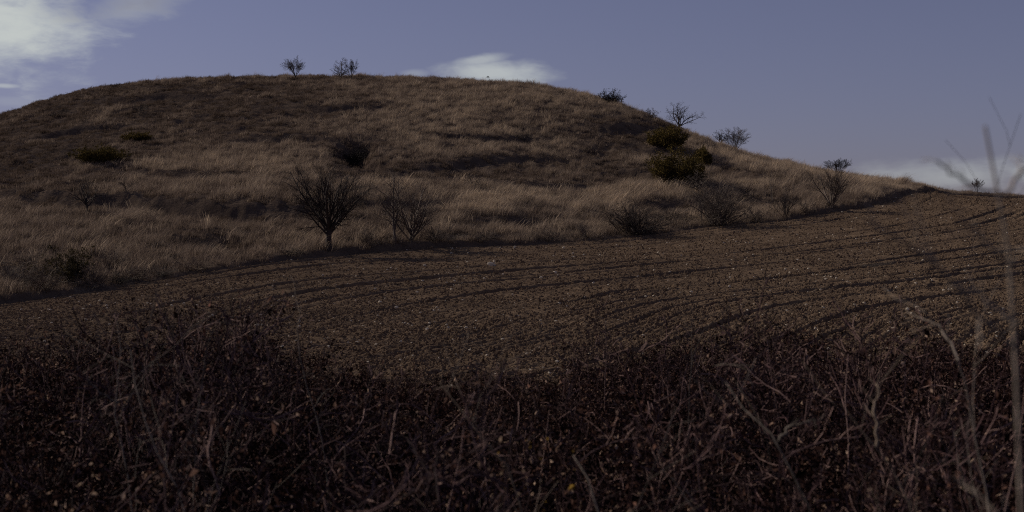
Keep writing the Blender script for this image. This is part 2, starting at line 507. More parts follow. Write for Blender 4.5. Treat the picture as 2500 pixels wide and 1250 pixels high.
def hill_rough(x, y):
    k = sstep(edge(x, y), 0.2, 2.0)
    n = 0.18 * fbm(x * 0.13, y * 0.13, 2) + 0.26 * fbm(x * 0.7 + 31, y * 0.95, 3, 0.65) * (0.6 + 0.8 * sstep(noise2(x * 0.08 + 3, y * 0.08), -0.4, 0.4)) + 0.15 * noise2(x * 0.42 + 7, y * 1.5) + 0.10 * noise2(x * 1.1 + 3, y * 2.6) + 0.06 * noise2(x * 2.6, y * 2.6)
    return n * k
def field_z(x, y):
    return BASE(x, y)
def ground_z(x, y):
    d = edge(x, y)
    return np.where(d > 0.15, hill_z(x, y) + hill_rough(x, y), field_z(x, y))
def hit(px, py):
    p = hit_on(lambda X, Y: ground_z(X, Y), px, py)
    return np.array([p[0], p[1], float(ground_z(p[0:1], p[1:2])[0])])

# furrow field: level lines follow what the plough did
FUR = [
    (0.0, [(-300, 785), (0, 745), (330, 692), (800, 624), (1250, 599), (1740, 553), (2010, 522), (2180, 490), (2240, 470)]),
    (4.5, [(0, 762), (330, 712), (800, 648), (1250, 617), (1740, 574), (2060, 536), (2230, 505), (2310, 480)]),
    (12.0, [(400, 760), (640, 705), (1000, 668), (1400, 636), (1800, 604), (2150, 560), (2300, 525), (2390, 490)]),
    (20.0, [(590, 790), (720, 752), (870, 722), (1070, 703), (1260, 682), (1560, 655), (2000, 610), (2300, 570), (2500, 520)]),
    (29.0, [(900, 800), (1100, 755), (1290, 735), (1560, 700), (2000, 650), (2400, 590)]),
    (37.0, [(1180, 830), (1330, 793), (1440, 747), (1570, 715), (1900, 690), (2240, 652), (2600, 600)]),
    (47.0, [(1560, 840), (1700, 790), (1800, 752), (2000, 725), (2300, 690), (2700, 640)]),
    (58.0, [(2000, 840), (2100, 790), (2300, 745), (2600, 700), (3000, 650)]),
]
_fp, _fv = [], []
for lev, pts in FUR:
    for p in pts:
        q = hit_on(field_z, *p); _fp.append(q / 30.0); _fv.append(lev)
_fp = np.array(_fp); _fv = np.array(_fv)
_fw = tps_fit(_fp, _fv, 0.02)
FURROW = Lattice(lambda X: tps_eval(_fp, _fw, X / 30.0), -70, 100, 10, 160, 0.8)
_r1 = np.random.default_rng(21)
DEEP = np.cumsum(_r1.uniform(0.7, 3.6, 60)) - 20
DEEPA = 0.25 + 0.95 * _r1.uniform(0, 1, 60) ** 1.6
def furrows(x, y):
    s = FURROW(x, y)
    s = s + 0.5 * noise2(x * 0.07, y * 0.07) + 0.07 * noise2(x * 0.7, y * 0.7)
    along = fbm(x * 0.10 + 40, y * 0.10, 2)
    z = 0.045 * np.sin(s * 2 * np.pi / 0.75 + 2.2 * noise2(x * 0.2, y * 0.2)) * (0.55 + 0.9 * np.clip(along, -0.4, 0.6))
    z = z + 0.05 * noise2(s * 1.1, x * 0.05 + y * 0.05)
    for c, a in zip(DEEP, DEEPA):
        m = np.abs(s - c) < 1.2
        if not m.any(): continue
        q = s[m] - c
        gate = np.clip(0.62 + 1.7 * noise2(x[m] * 0.06 + c, y[m] * 0.06 - c), 0, 1)
        z[m] += a * gate * (0.35 + 0.65 * sstep(y[m], 34, 62)) * (-0.30 * np.exp(-(q / 0.09) ** 2) + 0.17 * np.exp(-((q + 0.36) / 0.20) ** 2) + 0.05 * np.exp(-((q - 0.40) / 0.25) ** 2))
    z = z + 0.05 * fbm(x * 1.3, y * 1.3, 4, 0.66) + 0.04 * noise2(x * 5.0, y * 5.0)
    return z

# ------------------------------------------------------------------ ground sheets
def fan_grid(ya, yb, k0, k1, ang, ncol):
    Y = [ya]
    while Y[-1] < yb: Y.append(Y[-1] + k0 + k1 * Y[-1])
    Y = np.array(Y)
    t = np.tan(np.linspace(math.radians(ang[0]), math.radians(ang[1]), ncol))
    return (Y[:, None] * t[None]), np.repeat(Y[:, None], ncol, 1)
def grid_mesh(name, X, Y, Z, keep):
    n, m = X.shape
    idx = np.arange(n * m).reshape(n, m)
    q = np.stack([idx[:-1, :-1], idx[:-1, 1:], idx[1:, 1:], idx[1:, :-1]], -1).reshape(-1, 4)
    k = keep.ravel()[q].all(1)
    q = q[k]
    used = np.unique(q)
    remap = np.full(n * m, -1); remap[used] = np.arange(len(used))
    V = np.stack([X.ravel(), Y.ravel(), Z.ravel()], 1)[used]
    return mesh_np(name, V, remap[q], True)

X, Y = fan_grid(17.0, 152.0, 0.03, 0.0026, (-33, 28), 800)
D = edge(X, Y)
FZ = field_z(X, Y) + furrows(X.ravel(), Y.ravel()).reshape(X.shape) * sstep(-D, -0.2, 0.6)
o = obj('ploughed_field', grid_mesh('ploughed_field', X, Y, FZ, D < 1.1), M_SOIL)
tag(o, 'brown ploughed field with curving furrows between thicket and hill', None, None, 'structure')

X, Y = fan_grid(42.0, 205.0, 0.16, 0.0014, (-34, 28), 690)
D = edge(X, Y)
HZ = hill_z(X, Y) + hill_rough(X, Y)
o = obj('hill', grid_mesh('hill', X, Y, HZ, D > -1.3), M_HILL)
tag(o, 'rounded grassy hill rising behind the ploughed field', None, None, 'structure')

# ground under the thicket, behind the camera, and away to the horizon
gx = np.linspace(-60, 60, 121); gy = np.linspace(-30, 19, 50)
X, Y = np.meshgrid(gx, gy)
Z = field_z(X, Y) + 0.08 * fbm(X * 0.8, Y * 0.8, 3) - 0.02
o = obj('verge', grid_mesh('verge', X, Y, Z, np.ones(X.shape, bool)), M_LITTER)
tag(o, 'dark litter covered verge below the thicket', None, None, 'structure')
s = 9000
o = obj('ground', mesh_np('ground', np.array([(-s, -s, -17), (s, -s, -17), (s, s, -17), (-s, s, -17)]), np.array([(0, 1, 2, 3)])), M_HILL)
tag(o, 'low plain lying beyond and below the hill', None, None, 'structure')

# ------------------------------------------------------------------ scatter with geometry nodes (stuff only)
def source_collection(name, items):
    c = bpy.data.collections.new(name)
    for nm, me in items:
        c.objects.link(bpy.data.objects.new(nm, me))
    return c
def scatter(name, P, R, S, I, T, coll, label):
    me = bpy.data.meshes.new(name)
    me.vertices.add(len(P)); me.vertices.foreach_set('co', np.ascontiguousarray(P, dtype=np.float32).ravel())
    a = me.attributes.new('rot', 'FLOAT_VECTOR', 'POINT'); a.data.foreach_set('vector', np.ascontiguousarray(R, dtype=np.float32).ravel())
    a = me.attributes.new('scl', 'FLOAT_VECTOR', 'POINT'); a.data.foreach_set('vector', np.ascontiguousarray(S, dtype=np.float32).ravel())
    a = me.attributes.new('idx', 'INT', 'POINT'); a.data.foreach_set('value', np.ascontiguousarray(I, dtype=np.int32))
    a = me.attributes.new('tint', 'FLOAT', 'POINT'); a.data.foreach_set('value', np.ascontiguousarray(T, dtype=np.float32))
    o = bpy.data.objects.new(name, me); COL.objects.link(o)
    ng = bpy.data.node_groups.new(name + '_scatter', 'GeometryNodeTree')
    ng.interface.new_socket('Geometry', in_out='INPUT', socket_type='NodeSocketGeometry')
    ng.interface.new_socket('Geometry', in_out='OUTPUT', socket_type='NodeSocketGeometry')
    N, L = ng.nodes, ng.links
    gi = N.new('NodeGroupInput'); go = N.new('NodeGroupOutput')
    ci = N.new('GeometryNodeCollectionInfo'); ci.inputs['Collection'].default_value = coll
    ci.inputs['Separate Children'].default_value = True; ci.inputs['Reset Children'].default_value = True
    ip = N.new('GeometryNodeInstanceOnPoints'); ip.inputs['Pick Instance'].default_value = True
    def attr(nm, ty):
        n = N.new('GeometryNodeInputNamedAttribute'); n.data_type = ty; n.inputs['Name'].default_value = nm
        return n.outputs['Attribute']
    L.new(gi.outputs[0], ip.inputs['Points']); L.new(ci.outputs[0], ip.inputs['Instance'])
    L.new(attr('idx', 'INT'), ip.inputs['Instance Index'])
    L.new(attr('rot', 'FLOAT_VECTOR'), ip.inputs['Rotation']); L.new(attr('scl', 'FLOAT_VECTOR'), ip.inputs['Scale'])
    L.new(ip.outputs[0], go.inputs[0])
    md = o.modifiers.new('scatter', 'NODES'); md.node_group = ng
    tag(o, label, None, None, 'stuff')
    return o

# ---- grass tufts
def tuft(name, n, h, spread, lean, arch, width, seed):
    r = np.random.default_rng(seed)
    base = r.normal(0, spread, (n, 2)); hh = h * r.uniform(0.5, 1.15, n)
    ang = r.uniform(0, 2 * np.pi, n); l = r.uniform(0.05, lean, n)
    dx = np.cos(ang) * l + 0.28 * arch; dy = np.sin(ang) * l
    t = np.array([0, 0.45, 0.8, 1.0])
    bend = t ** 1.8
    px = base[:, 0:1] + dx[:, None] * hh[:, None] * bend + arch * hh[:, None] * 0.35 * t ** 4
    py = base[:, 1:2] + dy[:, None] * hh[:, None] * bend
    pz = hh[:, None] * (t - 0.28 * arch * t ** 3) - 0.04
    wa = r.uniform(0, np.pi, n); wx, wy = np.cos(wa), np.sin(wa)
    w = width * r.uniform(0.6, 1.3, n)[:, None] * np.array([1.0, 0.85, 0.5, 0.06])
    A = np.stack([px - wx[:, None] * w, py - wy[:, None] * w, pz], -1)
    B = np.stack([px + wx[:, None] * w, py + wy[:, None] * w, pz], -1)
    V = np.stack([A, B], 2).reshape(n, 8, 3)
    f = np.array([(0, 1, 3, 2), (2, 3, 5, 4), (4, 5, 7, 6)])
    Fq = (f[None] + 8 * np.arange(n)[:, None, None]).reshape(-1, 4)
    me = mesh_np(name, V.reshape(-1, 3), Fq)
    me.materials.append(M_GRASS)
    return me
tufts = [('tuft_a', tuft('tuft_a', 15, 0.72, 0.13, 0.30, 0.25, 0.008, 1)), ('tuft_b', tuft('tuft_b', 15, 0.62, 0.16, 0.45, 0.6, 0.008, 2)),
         ('tuft_c', tuft('tuft_c', 13, 0.80, 0.18, 0.5, 0.9, 0.008, 3)), ('tuft_d', tuft('tuft_d', 22, 0.24, 0.15, 0.7, 0.3, 0.010, 4)),
         ('tuft_e', tuft('tuft_e', 22, 0.30, 0.18, 0.9, 0.5, 0.010, 5))]
GRASS_SRC = source_collection('grass_sources', tufts)

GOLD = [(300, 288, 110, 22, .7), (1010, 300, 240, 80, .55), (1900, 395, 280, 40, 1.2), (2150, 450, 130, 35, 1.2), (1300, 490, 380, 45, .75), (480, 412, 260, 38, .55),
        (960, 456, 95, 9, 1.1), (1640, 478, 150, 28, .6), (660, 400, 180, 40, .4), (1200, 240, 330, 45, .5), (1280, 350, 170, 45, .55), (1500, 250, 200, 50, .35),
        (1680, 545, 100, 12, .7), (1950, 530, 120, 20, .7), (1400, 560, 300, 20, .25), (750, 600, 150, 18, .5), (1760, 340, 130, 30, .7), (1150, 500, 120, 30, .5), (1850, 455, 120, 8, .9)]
DARK = [(120, 320, 260, 130, 1.0), (600, 260, 280, 75, .9), (1140, 425, 260, 22, .9), (1530, 320, 130, 40, .6), (1500, 390, 160, 30, .5), (1800, 430, 130, 16, .5), (520, 600, 100, 15, .8),  # some patches paint the shade of terrace banks and hollows into the grass
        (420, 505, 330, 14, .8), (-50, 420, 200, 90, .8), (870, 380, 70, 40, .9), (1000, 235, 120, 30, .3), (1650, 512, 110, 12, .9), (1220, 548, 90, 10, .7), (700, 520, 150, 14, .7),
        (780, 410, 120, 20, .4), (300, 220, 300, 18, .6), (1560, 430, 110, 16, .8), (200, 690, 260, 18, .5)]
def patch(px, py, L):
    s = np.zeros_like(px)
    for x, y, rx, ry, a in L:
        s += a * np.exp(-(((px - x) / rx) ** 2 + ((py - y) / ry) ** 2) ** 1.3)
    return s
def make_grass():
    r = np.random.default_rng(77)
    n = 500000
    u = r.uniform(math.tan(math.radians(-30)), math.tan(math.radians(25)), n)
    Y = np.sqrt(r.uniform(40.0 ** 2, 171.0 ** 2, n))
    X = u * Y
    d = edge(X, Y)
    m = d > 0.05
    X, Y, d = X[m], Y[m], d[m]
    Z = hill_z(X, Y) + hill_rough(X, Y)
    px, py = project(X, Y, Z)
    clump = fbm(X * 0.30, Y * 0.30, 3, 0.6); fine = fbm(X * 1.1 + 9, Y * 0.8, 2)
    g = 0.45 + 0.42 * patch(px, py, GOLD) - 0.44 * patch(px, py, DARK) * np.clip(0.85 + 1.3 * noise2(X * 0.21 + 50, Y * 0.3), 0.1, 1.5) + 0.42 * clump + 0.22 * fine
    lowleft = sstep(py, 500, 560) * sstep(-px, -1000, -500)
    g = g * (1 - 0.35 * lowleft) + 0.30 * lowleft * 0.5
    g = np.clip(g, 0.0, 1.0)
    # fewer tufts where the turf is short and bare
    tuss = fbm(X * 0.62 + 4, Y * 1.0, 2, 0.6)
    g = g * (1 - 0.75 * hill_z(X, Y, True)); tuss = tuss - 0.35 * hill_z(X, Y, True)
    keep = r.uniform(0, 1, len(X)) < np.clip(0.16 + 0.85 * g + 1.0 * tuss, 0.03, 1)
    X, Y, Z, g, d, px, py, tuss = [a[keep] for a in (X, Y, Z, g, d, px, py, tuss)]
    n = len(X)
    tall = (g + r.normal(0, 0.13, n)) > 0.40
    I = np.where(tall, r.integers(0, 3, n), r.integers(3, 5, n))
    I = np.where(tall & (g > 0.5) & (py > 440) & (r.uniform(0, 1, n) < .5), 2, I)
    sc = r.uniform(0.6, 1.2, n) * np.where(tall, (0.6 + 0.55 * g) * (0.72 + 0.28 * sstep(py, 380, 480)), 0.85 + 0.6 * g) * np.clip(0.95 + 0.7 * tuss, 0.5, 1.5)
    sc = np.where((px > 2225) | ((d < 2.5) & (px > 2150)), sc * 0.5, sc)
    sprig = r.uniform(0, 1, n) < 0.035
    sc = np.where(sprig & tall, sc * 1.5, sc); g = np.where(sprig, g + 0.3, g)
    edgeb = (d < 0.7)
    sc = np.where(edgeb, sc * 0.8, sc)
    R = np.stack([r.normal(0, .12, n), r.normal(0, .12, n), r.normal(0, 0.9, n)], 1)
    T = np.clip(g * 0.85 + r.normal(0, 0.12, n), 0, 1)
    S = np.stack([sc, sc, sc * r.uniform(0.8, 1.2, n)], 1)
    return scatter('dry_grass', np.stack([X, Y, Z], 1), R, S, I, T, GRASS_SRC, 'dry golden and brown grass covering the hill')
make_grass()

# ---- clods and pebbles
def lump(name, seed, sub, rough, mat, squash=(1, 1, .7)):
    import bmesh
    bm = bmesh.new()
    bmesh.ops.create_icosphere(bm, subdivisions=sub, radius=1.0)
    r = np.random.default_rng(seed)
    for v in bm.verts:
        k = 1 + r.normal(0, rough)
        v.co.x *= k * squash[0]; v.co.y *= k * squash[1]; v.co.z *= k * squash[2]
    me = bpy.data.meshes.new(name); bm.to_mesh(me); bm.free()
    me.materials.append(mat)
    return me
CLOD_SRC = source_collection('clod_sources', [('clod_' + c, lump('clod_' + c, 40 + i, 1, 0.22, M_CLOD)) for i, c in enumerate('abcd')])
PEB_SRC = source_collection('pebble_sources', [('pebble_' + c, lump('pebble_' + c, 50 + i, 1, 0.14, M_STONE, (1, .8, .6))) for i, c in enumerate('abc')])
def field_points(n, r, ya=18.0, yb=150.0, power=1.0):
    u = r.uniform(math.tan(math.radians(-28)), math.tan(math.radians(26)), n)
    Y = ya * (yb / ya) ** (r.uniform(0, 1, n) ** power)
    X = u * Y
    m = edge(X, Y) < -0.1
    X, Y = X[m], Y[m]
    return X, Y, field_z(X, Y) + furrows(X, Y)
r = np.random.default_rng(31)
X, Y, Z = field_points(370000, r, power=0.8)
patchy = np.clip(0.75 + 0.9 * fbm(X * 0.25, Y * 0.25, 3), 0.15, 1.4)
k = r.uniform(0, 1.2, len(X)) < patchy
X, Y, Z = X[k], Y[k], Z[k]
n = len(X)
sz = 0.021 * np.minimum(np.exp(r.normal(0, 0.55, n)), 2.6) * (0.8 + Y / 130.0)
S = sz[:, None] * r.uniform(0.7, 1.3, (n, 3))
scatter('soil_clods', np.stack([X, Y, Z + sz * 0.25], 1), r.uniform(-3, 3, (n, 3)), S, r.integers(0, 4, n), r.uniform(0, 1, n), CLOD_SRC, 'crumbly brown clods turned up over the ploughed field')
X, Y, Z = field_points(20000, r, power=0.8)
k = r.uniform(-.3, .9, len(X)) < fbm(X * 0.12 + 60, Y * 0.12, 3)
X, Y, Z = X[k], Y[k], Z[k]
n = len(X)
sz = 0.024 * np.minimum(np.exp(r.normal(0, 0.58, n)), 2.2) * (0.75 + Y / 110.0)
S = sz[:, None] * r.uniform(0.75, 1.3, (n, 3))
scatter('pebbles', np.stack([X, Y, Z + sz * 0.12], 1), np.stack([r.normal(0, .3, n), r.normal(0, .3, n), r.uniform(0, 6, n)], 1), S, r.integers(0, 3, n), r.uniform(0, 1, n), PEB_SRC, 'small pale pebbles sprinkled over the ploughed field')

# individual stones that can be picked out
STONES = [(1200, 650, 22, 'largest pale stone lying alone in the middle of the ploughed field'), (1355, 672, 13, 'white block of stone beside the double furrow in mid field'),
          (1206, 639, 7, 'small pale stone just behind the largest field stone'), (1321, 683, 9, 'flat pale stone in front of the white block by the double furrow'),
          (928, 741, 10, 'slanted pale stone in the left part of the field furrows'), (968, 757, 10, 'long pale stone right of the slanted one in left furrows'),
          (1043, 806, 13, 'long white stone at the near field edge above the thicket'), (1138, 804, 10, 'rounded stone, left of a near pair at the field edge'),
          (1159, 806, 10, 'rounded white stone, right of a near pair at the field edge'), (1257, 605, 8, 'pale stone near the grassy bank behind the largest stone'),
          (920, 847, 14, 'pale stone showing through the top twigs of the thicket'), (1227, 862, 9, 'small white stone among twigs at the middle of the thicket edge'),
          (627, 797, 12, 'first of a short row of pale stones by the left thicket'), (640, 799, 9, 'second of a short row of pale stones by the left thicket')]
stone_meshes = [lump('field_stone', 60 + i, 2, 0.10, M_STONE, (1, .8, .62)) for i in range(4)]
def put_stone(px, py, w, label, group, i):
    q = hit_on(field_z, px, py)
    z = float((field_z(q[0:1], q[1:2]) + furrows(q[0:1], q[1:2]))[0])
    rad = 0.5 * w / F * q[1]
    o = obj('field_stone', stone_meshes[i % 4], M_STONE, None, (q[0], q[1], z + rad * 0.5))
    o.rotation_euler = (0.2 * math.sin(i * 3.1), 0.25 * math.cos(i * 1.7), i * 1.3)
    o.scale = (rad, rad * (0.8 + 0.3 * ((i * 7) % 5) / 5), rad * (0.85 + 0.3 * ((i * 3) % 4) / 4))
    tag(o, label, 'stone', group)
for i, (a, b, w, l) in enumerate(STONES): put_stone(a, b, w, l, 'pale stones in the ploughed field', i)
r = np.random.default_rng(33)
cnt = 0
while cnt < 46:
    a = r.uniform(650, 2450); b = r.uniform(560, 800)
    q = hit_on(field_z, a, b)
    if edge(q[0:1], q[1:2])[0] > -0.8: continue
    deep = 'on the near side' if q[1] < 50 else 'in the middle' if q[1] < 72 else 'on the hill side'
    side = ('at left', 'left of centre', 'at centre', 'right of centre', 'at right')[int((a - 650) / 361)]
    put_stone(a, b, r.uniform(4.0, 9.0), 'small pale stone ' + deep + ' of the field ' + side, 'small loose stones in the ploughed field', cnt + 20)
    cnt += 1

# ------------------------------------------------------------------ branches: vectorised growth and tubes
def norm(v): return v / np.maximum(np.linalg.norm(v, axis=-1, keepdims=True), 1e-9)
def grow(start, d, length, k, wob, up, r, side=None):
    n = len(start)
    P = np.empty((n, k, 3)); P[:, 0] = start
    d = norm(d); step = (length / (k - 1))[:, None]
    for i in range(1, k):
        P[:, i] = P[:, i - 1] + d * step
        d = d + r.normal(0, wob, (n, 3)); d[:, 2] += up
        if side is not None: d = d + side
        d = norm(d)
    return P
def sprout(P, R, m, t0, t1, ang, lr, k, wob, up, r, tip=0.25, rr=0.55, lmin=0.0, shrink=0.6, side=None):
    """m children along every parent polyline; returns polylines, radii, parent index"""
    n, kp, _ = P.shape
    par = np.repeat(np.arange(n), m)
    N = n * m
    t = t0 + (t1 - t0) * (np.tile(np.arange(m), n) + r.uniform(0.1, 0.9, N)) / m
    f = t * (kp - 1); i = np.minimum(f.astype(int), kp - 2); f = f - i
    a = P[par, i]; b = P[par, i + 1]
    start = a + (b - a) * f[:, None]
    tan = norm(b - a)
    rnd = r.normal(0, 1, (N, 3)); perp = norm(rnd - (rnd * tan).sum(1, keepdims=True) * tan)
    an = ang * r.uniform(0.65, 1.35, N)
    d = tan * np.cos(an)[:, None] + perp * np.sin(an)[:, None]
    plen = np.linalg.norm(np.diff(P, axis=1), axis=2).sum(1)
    ln = plen[par] * lr * (1 - shrink * t) * r.uniform(0.65, 1.3, N) + lmin
    Q = grow(start, d, ln, k, wob, up, r, side)
    ra = R[par, i] * (1 - f) + R[par, i + 1] * f
    RR = (ra * rr)[:, None] * np.linspace(1, tip, k)[None]
    return Q, RR, par
def tubes(P, R, sides=3, rmin=0.0):
    n, k, _ = P.shape
    R = np.maximum(R, rmin)
    T = np.empty_like(P); T[:, 1:-1] = P[:, 2:] - P[:, :-2]; T[:, 0] = P[:, 1] - P[:, 0]; T[:, -1] = P[:, -1] - P[:, -2]
    T = norm(T)
    mean = norm(P[:, -1] - P[:, 0])
    ref = np.where(np.abs(mean[:, 2:3]) < 0.8, np.array([[0, 0, 1.0]]), np.array([[1.0, 0.2, 0]]))[:, None]
    U = norm(np.cross(T, np.broadcast_to(ref, T.shape))); W = np.cross(T, U)
    a = np.arange(sides) * 2 * np.pi / sides
    V = P[:, :, None] + R[:, :, None, None] * (U[:, :, None] * np.cos(a)[:, None] + W[:, :, None] * np.sin(a)[:, None])
    j = np.arange(sides); jn = (j + 1) % sides
    f = []
    for i in range(k - 1):
        f.append(np.stack([i * sides + j, i * sides + jn, (i + 1) * sides + jn, (i + 1) * sides + j], 1))
    f = np.concatenate(f)
    Fq = (f[None] + (k * sides) * np.arange(n)[:, None, None]).reshape(-1, 4)
    return V.reshape(-1, 3), Fq
def join(parts):
    V, Fq, o = [], [], 0
    for v, f in parts:
        V.append(v); Fq.append(f + o); o += len(v)
    return np.concatenate(V), np.concatenate(Fq)
def leaves(P, n, size, r, spread=0.03, flat=0.4, t0=0.2):
    """small folded leaves (two quads) set along polylines"""
    m, k, _ = P.shape
    pi = r.integers(0, m, n); t = r.uniform(t0, 1, n) * (k - 1); i = np.minimum(t.astype(int), k - 2); f = (t - i)[:, None]
    c = P[pi, i] * (1 - f) + P[pi, i + 1] * f + r.normal(0, spread, (n, 3))
    a = norm(r.normal(0, 1, (n, 3))); b0 = r.normal(0, 1, (n, 3)); b = norm(b0 - (b0 * a).sum(1, keepdims=True) * a); nn = np.cross(a, b)
    s = (size * np.exp(r.normal(0, 0.35, n)))[:, None]
    tip = c + a * s * 2; mid = c + a * s
    l = mid + b * s * 0.55 + nn * s * flat * r.uniform(0.2, 1, (n, 1)); rt = mid - b * s * 0.55 + nn * s * flat * r.uniform(0.2, 1, (n, 1))
    V = np.stack([c, l, tip, rt], 1)
    Fq = np.array([(0, 1, 2), (0, 2, 3)])[None] + 4 * np.arange(n)[:, None, None]
    return V.reshape(-1, 3), Fq.reshape(-1, 3)

def fit(all_P, H, W):
    """scale a plant so that its height and width are as in the picture"""
    pts = np.concatenate([p.reshape(-1, 3) for p in all_P])
    h = np.percentile(pts[:, 2], 99.5); w = np.percentile(pts[:, 0], 98.5) - np.percentile(pts[:, 0], 1.5)
    sx = W / w; sz = H / h
    cx = 0.5 * (np.percentile(pts[:, 0], 98.5) + np.percentile(pts[:, 0], 1.5))
    return np.array([sx, sx, sz]), cx

PX = 1.0 / F
def base_at(px, py, extra=0.0):
    p = hit(px, py)
    if extra:
        q = p[:2] * (1 + extra / p[1])
        p = np.array([q[0], q[1], float(ground_z(q[0:1], q[1:2])[0])])
    return p

def plant(name, label, cat, px, py, top, width, style, seed, bark, group=None, extra=0.0, dens=1.0, lean=0.0, branches=False, thick=1.0, leaf=None, nleaf=0, leafsize=0.03):
    r = np.random.default_rng(seed)
    b = base_at(px, py, extra)
    dist = b[1]
    ztop = CAM_Z + ray(px, top)[2] * dist
    H = max(ztop - b[2], 0.5); W = width * PX * dist
    st = style; t_in = 0.2
    z0 = np.zeros((1, 3))
    side = np.array([lean, 0, 0])
    if st == 'vase':                     # several stems from a short butt, fanning upwards
        trunk = grow(np.zeros((1, 3)), np.array([[0.02, 0, 1.0]]), np.array([0.14]), 4, 0.05, 0, r)
        tr = np.array([[0.030, 0.027, 0.026, 0.026]]) * thick
        n = int(8 * dens) + 2
        an = r.uniform(0, 2 * np.pi, n); el = r.uniform(0.12, 0.75, n)
        d = np.stack([np.cos(an) * np.sin(el), np.sin(an) * np.sin(el), np.cos(el)], 1)
        st0 = np.repeat(trunk[:, -1], n, 0) - np.array([0, 0, 1]) * r.uniform(0, 0.13, (n, 1))
        A = grow(st0, d, r.uniform(0.5, 0.95, n), 7, 0.09, 0.05, r, side * 0.1); AR = 0.017 * thick * r.uniform(.7, 1.2, (n, 1)) * np.linspace(1, 0.35, 7)
        m = (7, 6, 4); ang = 0.55; up = 0.05
    elif st == 'fan':                    # many straight stems opening like a fan from the ground
        trunk = grow(np.zeros((1, 3)), np.array([[0.02, 0, 1.0]]), np.array([0.10]), 4, 0.05, 0, r)
        tr = np.array([[0.028, 0.024, 0.022, 0.018]]) * thick
        n = int(12 * dens) + 3
        an = r.uniform(0, 2 * np.pi, n); el = 0.60 * r.uniform(0.0, 1, n) ** 0.7
        d = np.stack([np.cos(an) * np.sin(el), np.sin(an) * np.sin(el), np.cos(el)], 1)
        st0 = np.repeat(trunk[:, -1], n, 0) - np.array([0, 0, 1]) * r.uniform(0, 0.09, (n, 1))
        A = grow(st0, d, r.uniform(0.6, 0.98, n), 8, 0.05, 0.0, r); AR = 0.011 * thick * r.uniform(.7, 1.3, (n, 1)) * np.linspace(1, 0.3, 8)
        m = (8, 6, 3); ang = 0.42; up = 0.04; t_in = 0.4
    elif st == 'trunk':                  # a clear trunk with a wide crown
        trunk = grow(np.zeros((1, 3)), np.array([[-0.06, 0, 1.0]]), np.array([0.27]), 6, 0.04, 0, r)
        tr = np.array([[0.044, 0.036, 0.034, 0.034, 0.036, 0.028]]) * thick
        n = int(10 * dens) + 2
        an = np.arange(n) * 2.4 + r.uniform(-.4, .4, n); el = r.uniform(0.08, 0.95, n)
        d = np.stack([np.cos(an) * np.sin(el), np.sin(an) * np.sin(el), np.cos(el)], 1)
        st0 = trunk[0, 3] + (trunk[0, 5] - trunk[0, 3]) * r.uniform(0, 1, (n, 1))
        A = grow(st0, d, r.uniform(0.5, 0.85, n) * (1 - 0.25 * (el > 0.9)), 7, 0.10, 0.03, r); AR = 0.012 * thick * r.uniform(.7, 1.3, (n, 1)) * np.linspace(1, 0.3, 7)
        m = (8, 7, 5); ang = 0.6; up = 0.03
    elif st == 'conical':
        trunk = grow(np.zeros((1, 3)), np.array([[0, 0, 1.0]]), np.array([1.0]), 8, 0.03, 0.02, r)
        tr = 0.022 * thick * np.linspace(1, 0.2, 8)[None]
        n = int(22 * dens)
        A, AR, _ = sprout(trunk, tr, n, 0.06, 0.97, 0.75, 0.42, 6, 0.08, 0.10, r, shrink=0.75)
        m = (5, 4, 2); ang = 0.5; up = 0.05
    elif st == 'sapling':                # slim upright stems with few side twigs
        n0 = 2
        trunk = grow(r.normal(0, 0.02, (n0, 3)) * [1, 1, 0], np.array([[-0.06, 0, 1.0], [0.07, 0.02, 1.0]]), np.array([1.0, 0.9]), 9, 0.025, 0.02, r)
        tr = 0.014 * thick * np.linspace(1, 0.2, 9)[None] * np.array([[1.0], [0.85]])
        A, AR, _ = sprout(trunk, tr, int(14 * dens), 0.2, 0.98, 0.5, 0.3, 6, 0.06, 0.06, r, shrink=0.6)
        m = (4, 3, 2); ang = 0.5; up = 0.04
    elif st == 'crooked':                # thorn tree: bent limbs, flat layered crown
        trunk = grow(np.zeros((1, 3)), np.array([[-0.10, 0, 1.0]]), np.array([0.42]), 6, 0.10, 0, r)
        tr = 0.036 * thick * np.linspace(1, 0.7, 6)[None]
        n = int(8 * dens) + 1
        an = np.arange(n) * 2.4 + r.uniform(-.5, .5, n); el = r.uniform(0.35, 1.3, n)
        d = np.stack([np.cos(an) * np.sin(el), 0.7 * np.sin(an) * np.sin(el), np.cos(el)], 1)
        st0 = trunk[0, 2] + (trunk[0, 5] - trunk[0, 2]) * r.uniform(0, 1, (n, 1))
        A = grow(st0, d, r.uniform(0.45, 0.8, n), 8, 0.22, 0.06, r, side); AR = 0.018 * thick * r.uniform(.7, 1.2, (n, 1)) * np.linspace(1, 0.3, 8)
        m = (7, 5, 3); ang = 0.8; up = 0.04
    else:                                # dome: dense twiggy bush from the ground
        n = max(int(30 * min(dens, 2.0) * (0.45 if width < 40 else 1.0)), 7)
        an = r.uniform(0, 2 * np.pi, n); el = r.uniform(0.05, 1.25, n)
        d = np.stack([np.cos(an) * np.sin(el), np.sin(an) * np.sin(el), np.cos(el)], 1)
        trunk = grow(r.normal(0, 0.10, (n, 3)) * [1, 1, 0], d, r.uniform(0.55, 1.0, n), 6, 0.14, -0.02 if lean == 0 else 0.0, r, side)
        tr = 0.011 * thick * r.uniform(.6, 1.2, (n, 1)) * np.linspace(1, 0.4, 6)
        A, AR, _ = sprout(trunk, tr, 6, 0.15, 1.0, 0.6, 0.5, 5, 0.16, 0.02, r)
        m = (4, 3, 2); ang = 0.7; up = 0.02
    q = int(st == 'dome')                # bushes get fewer segments per twig
    B, BR, pb = sprout(A, AR, m[0], t_in, 1.0, ang, 0.55, 5 - q, 0.12, up, r)
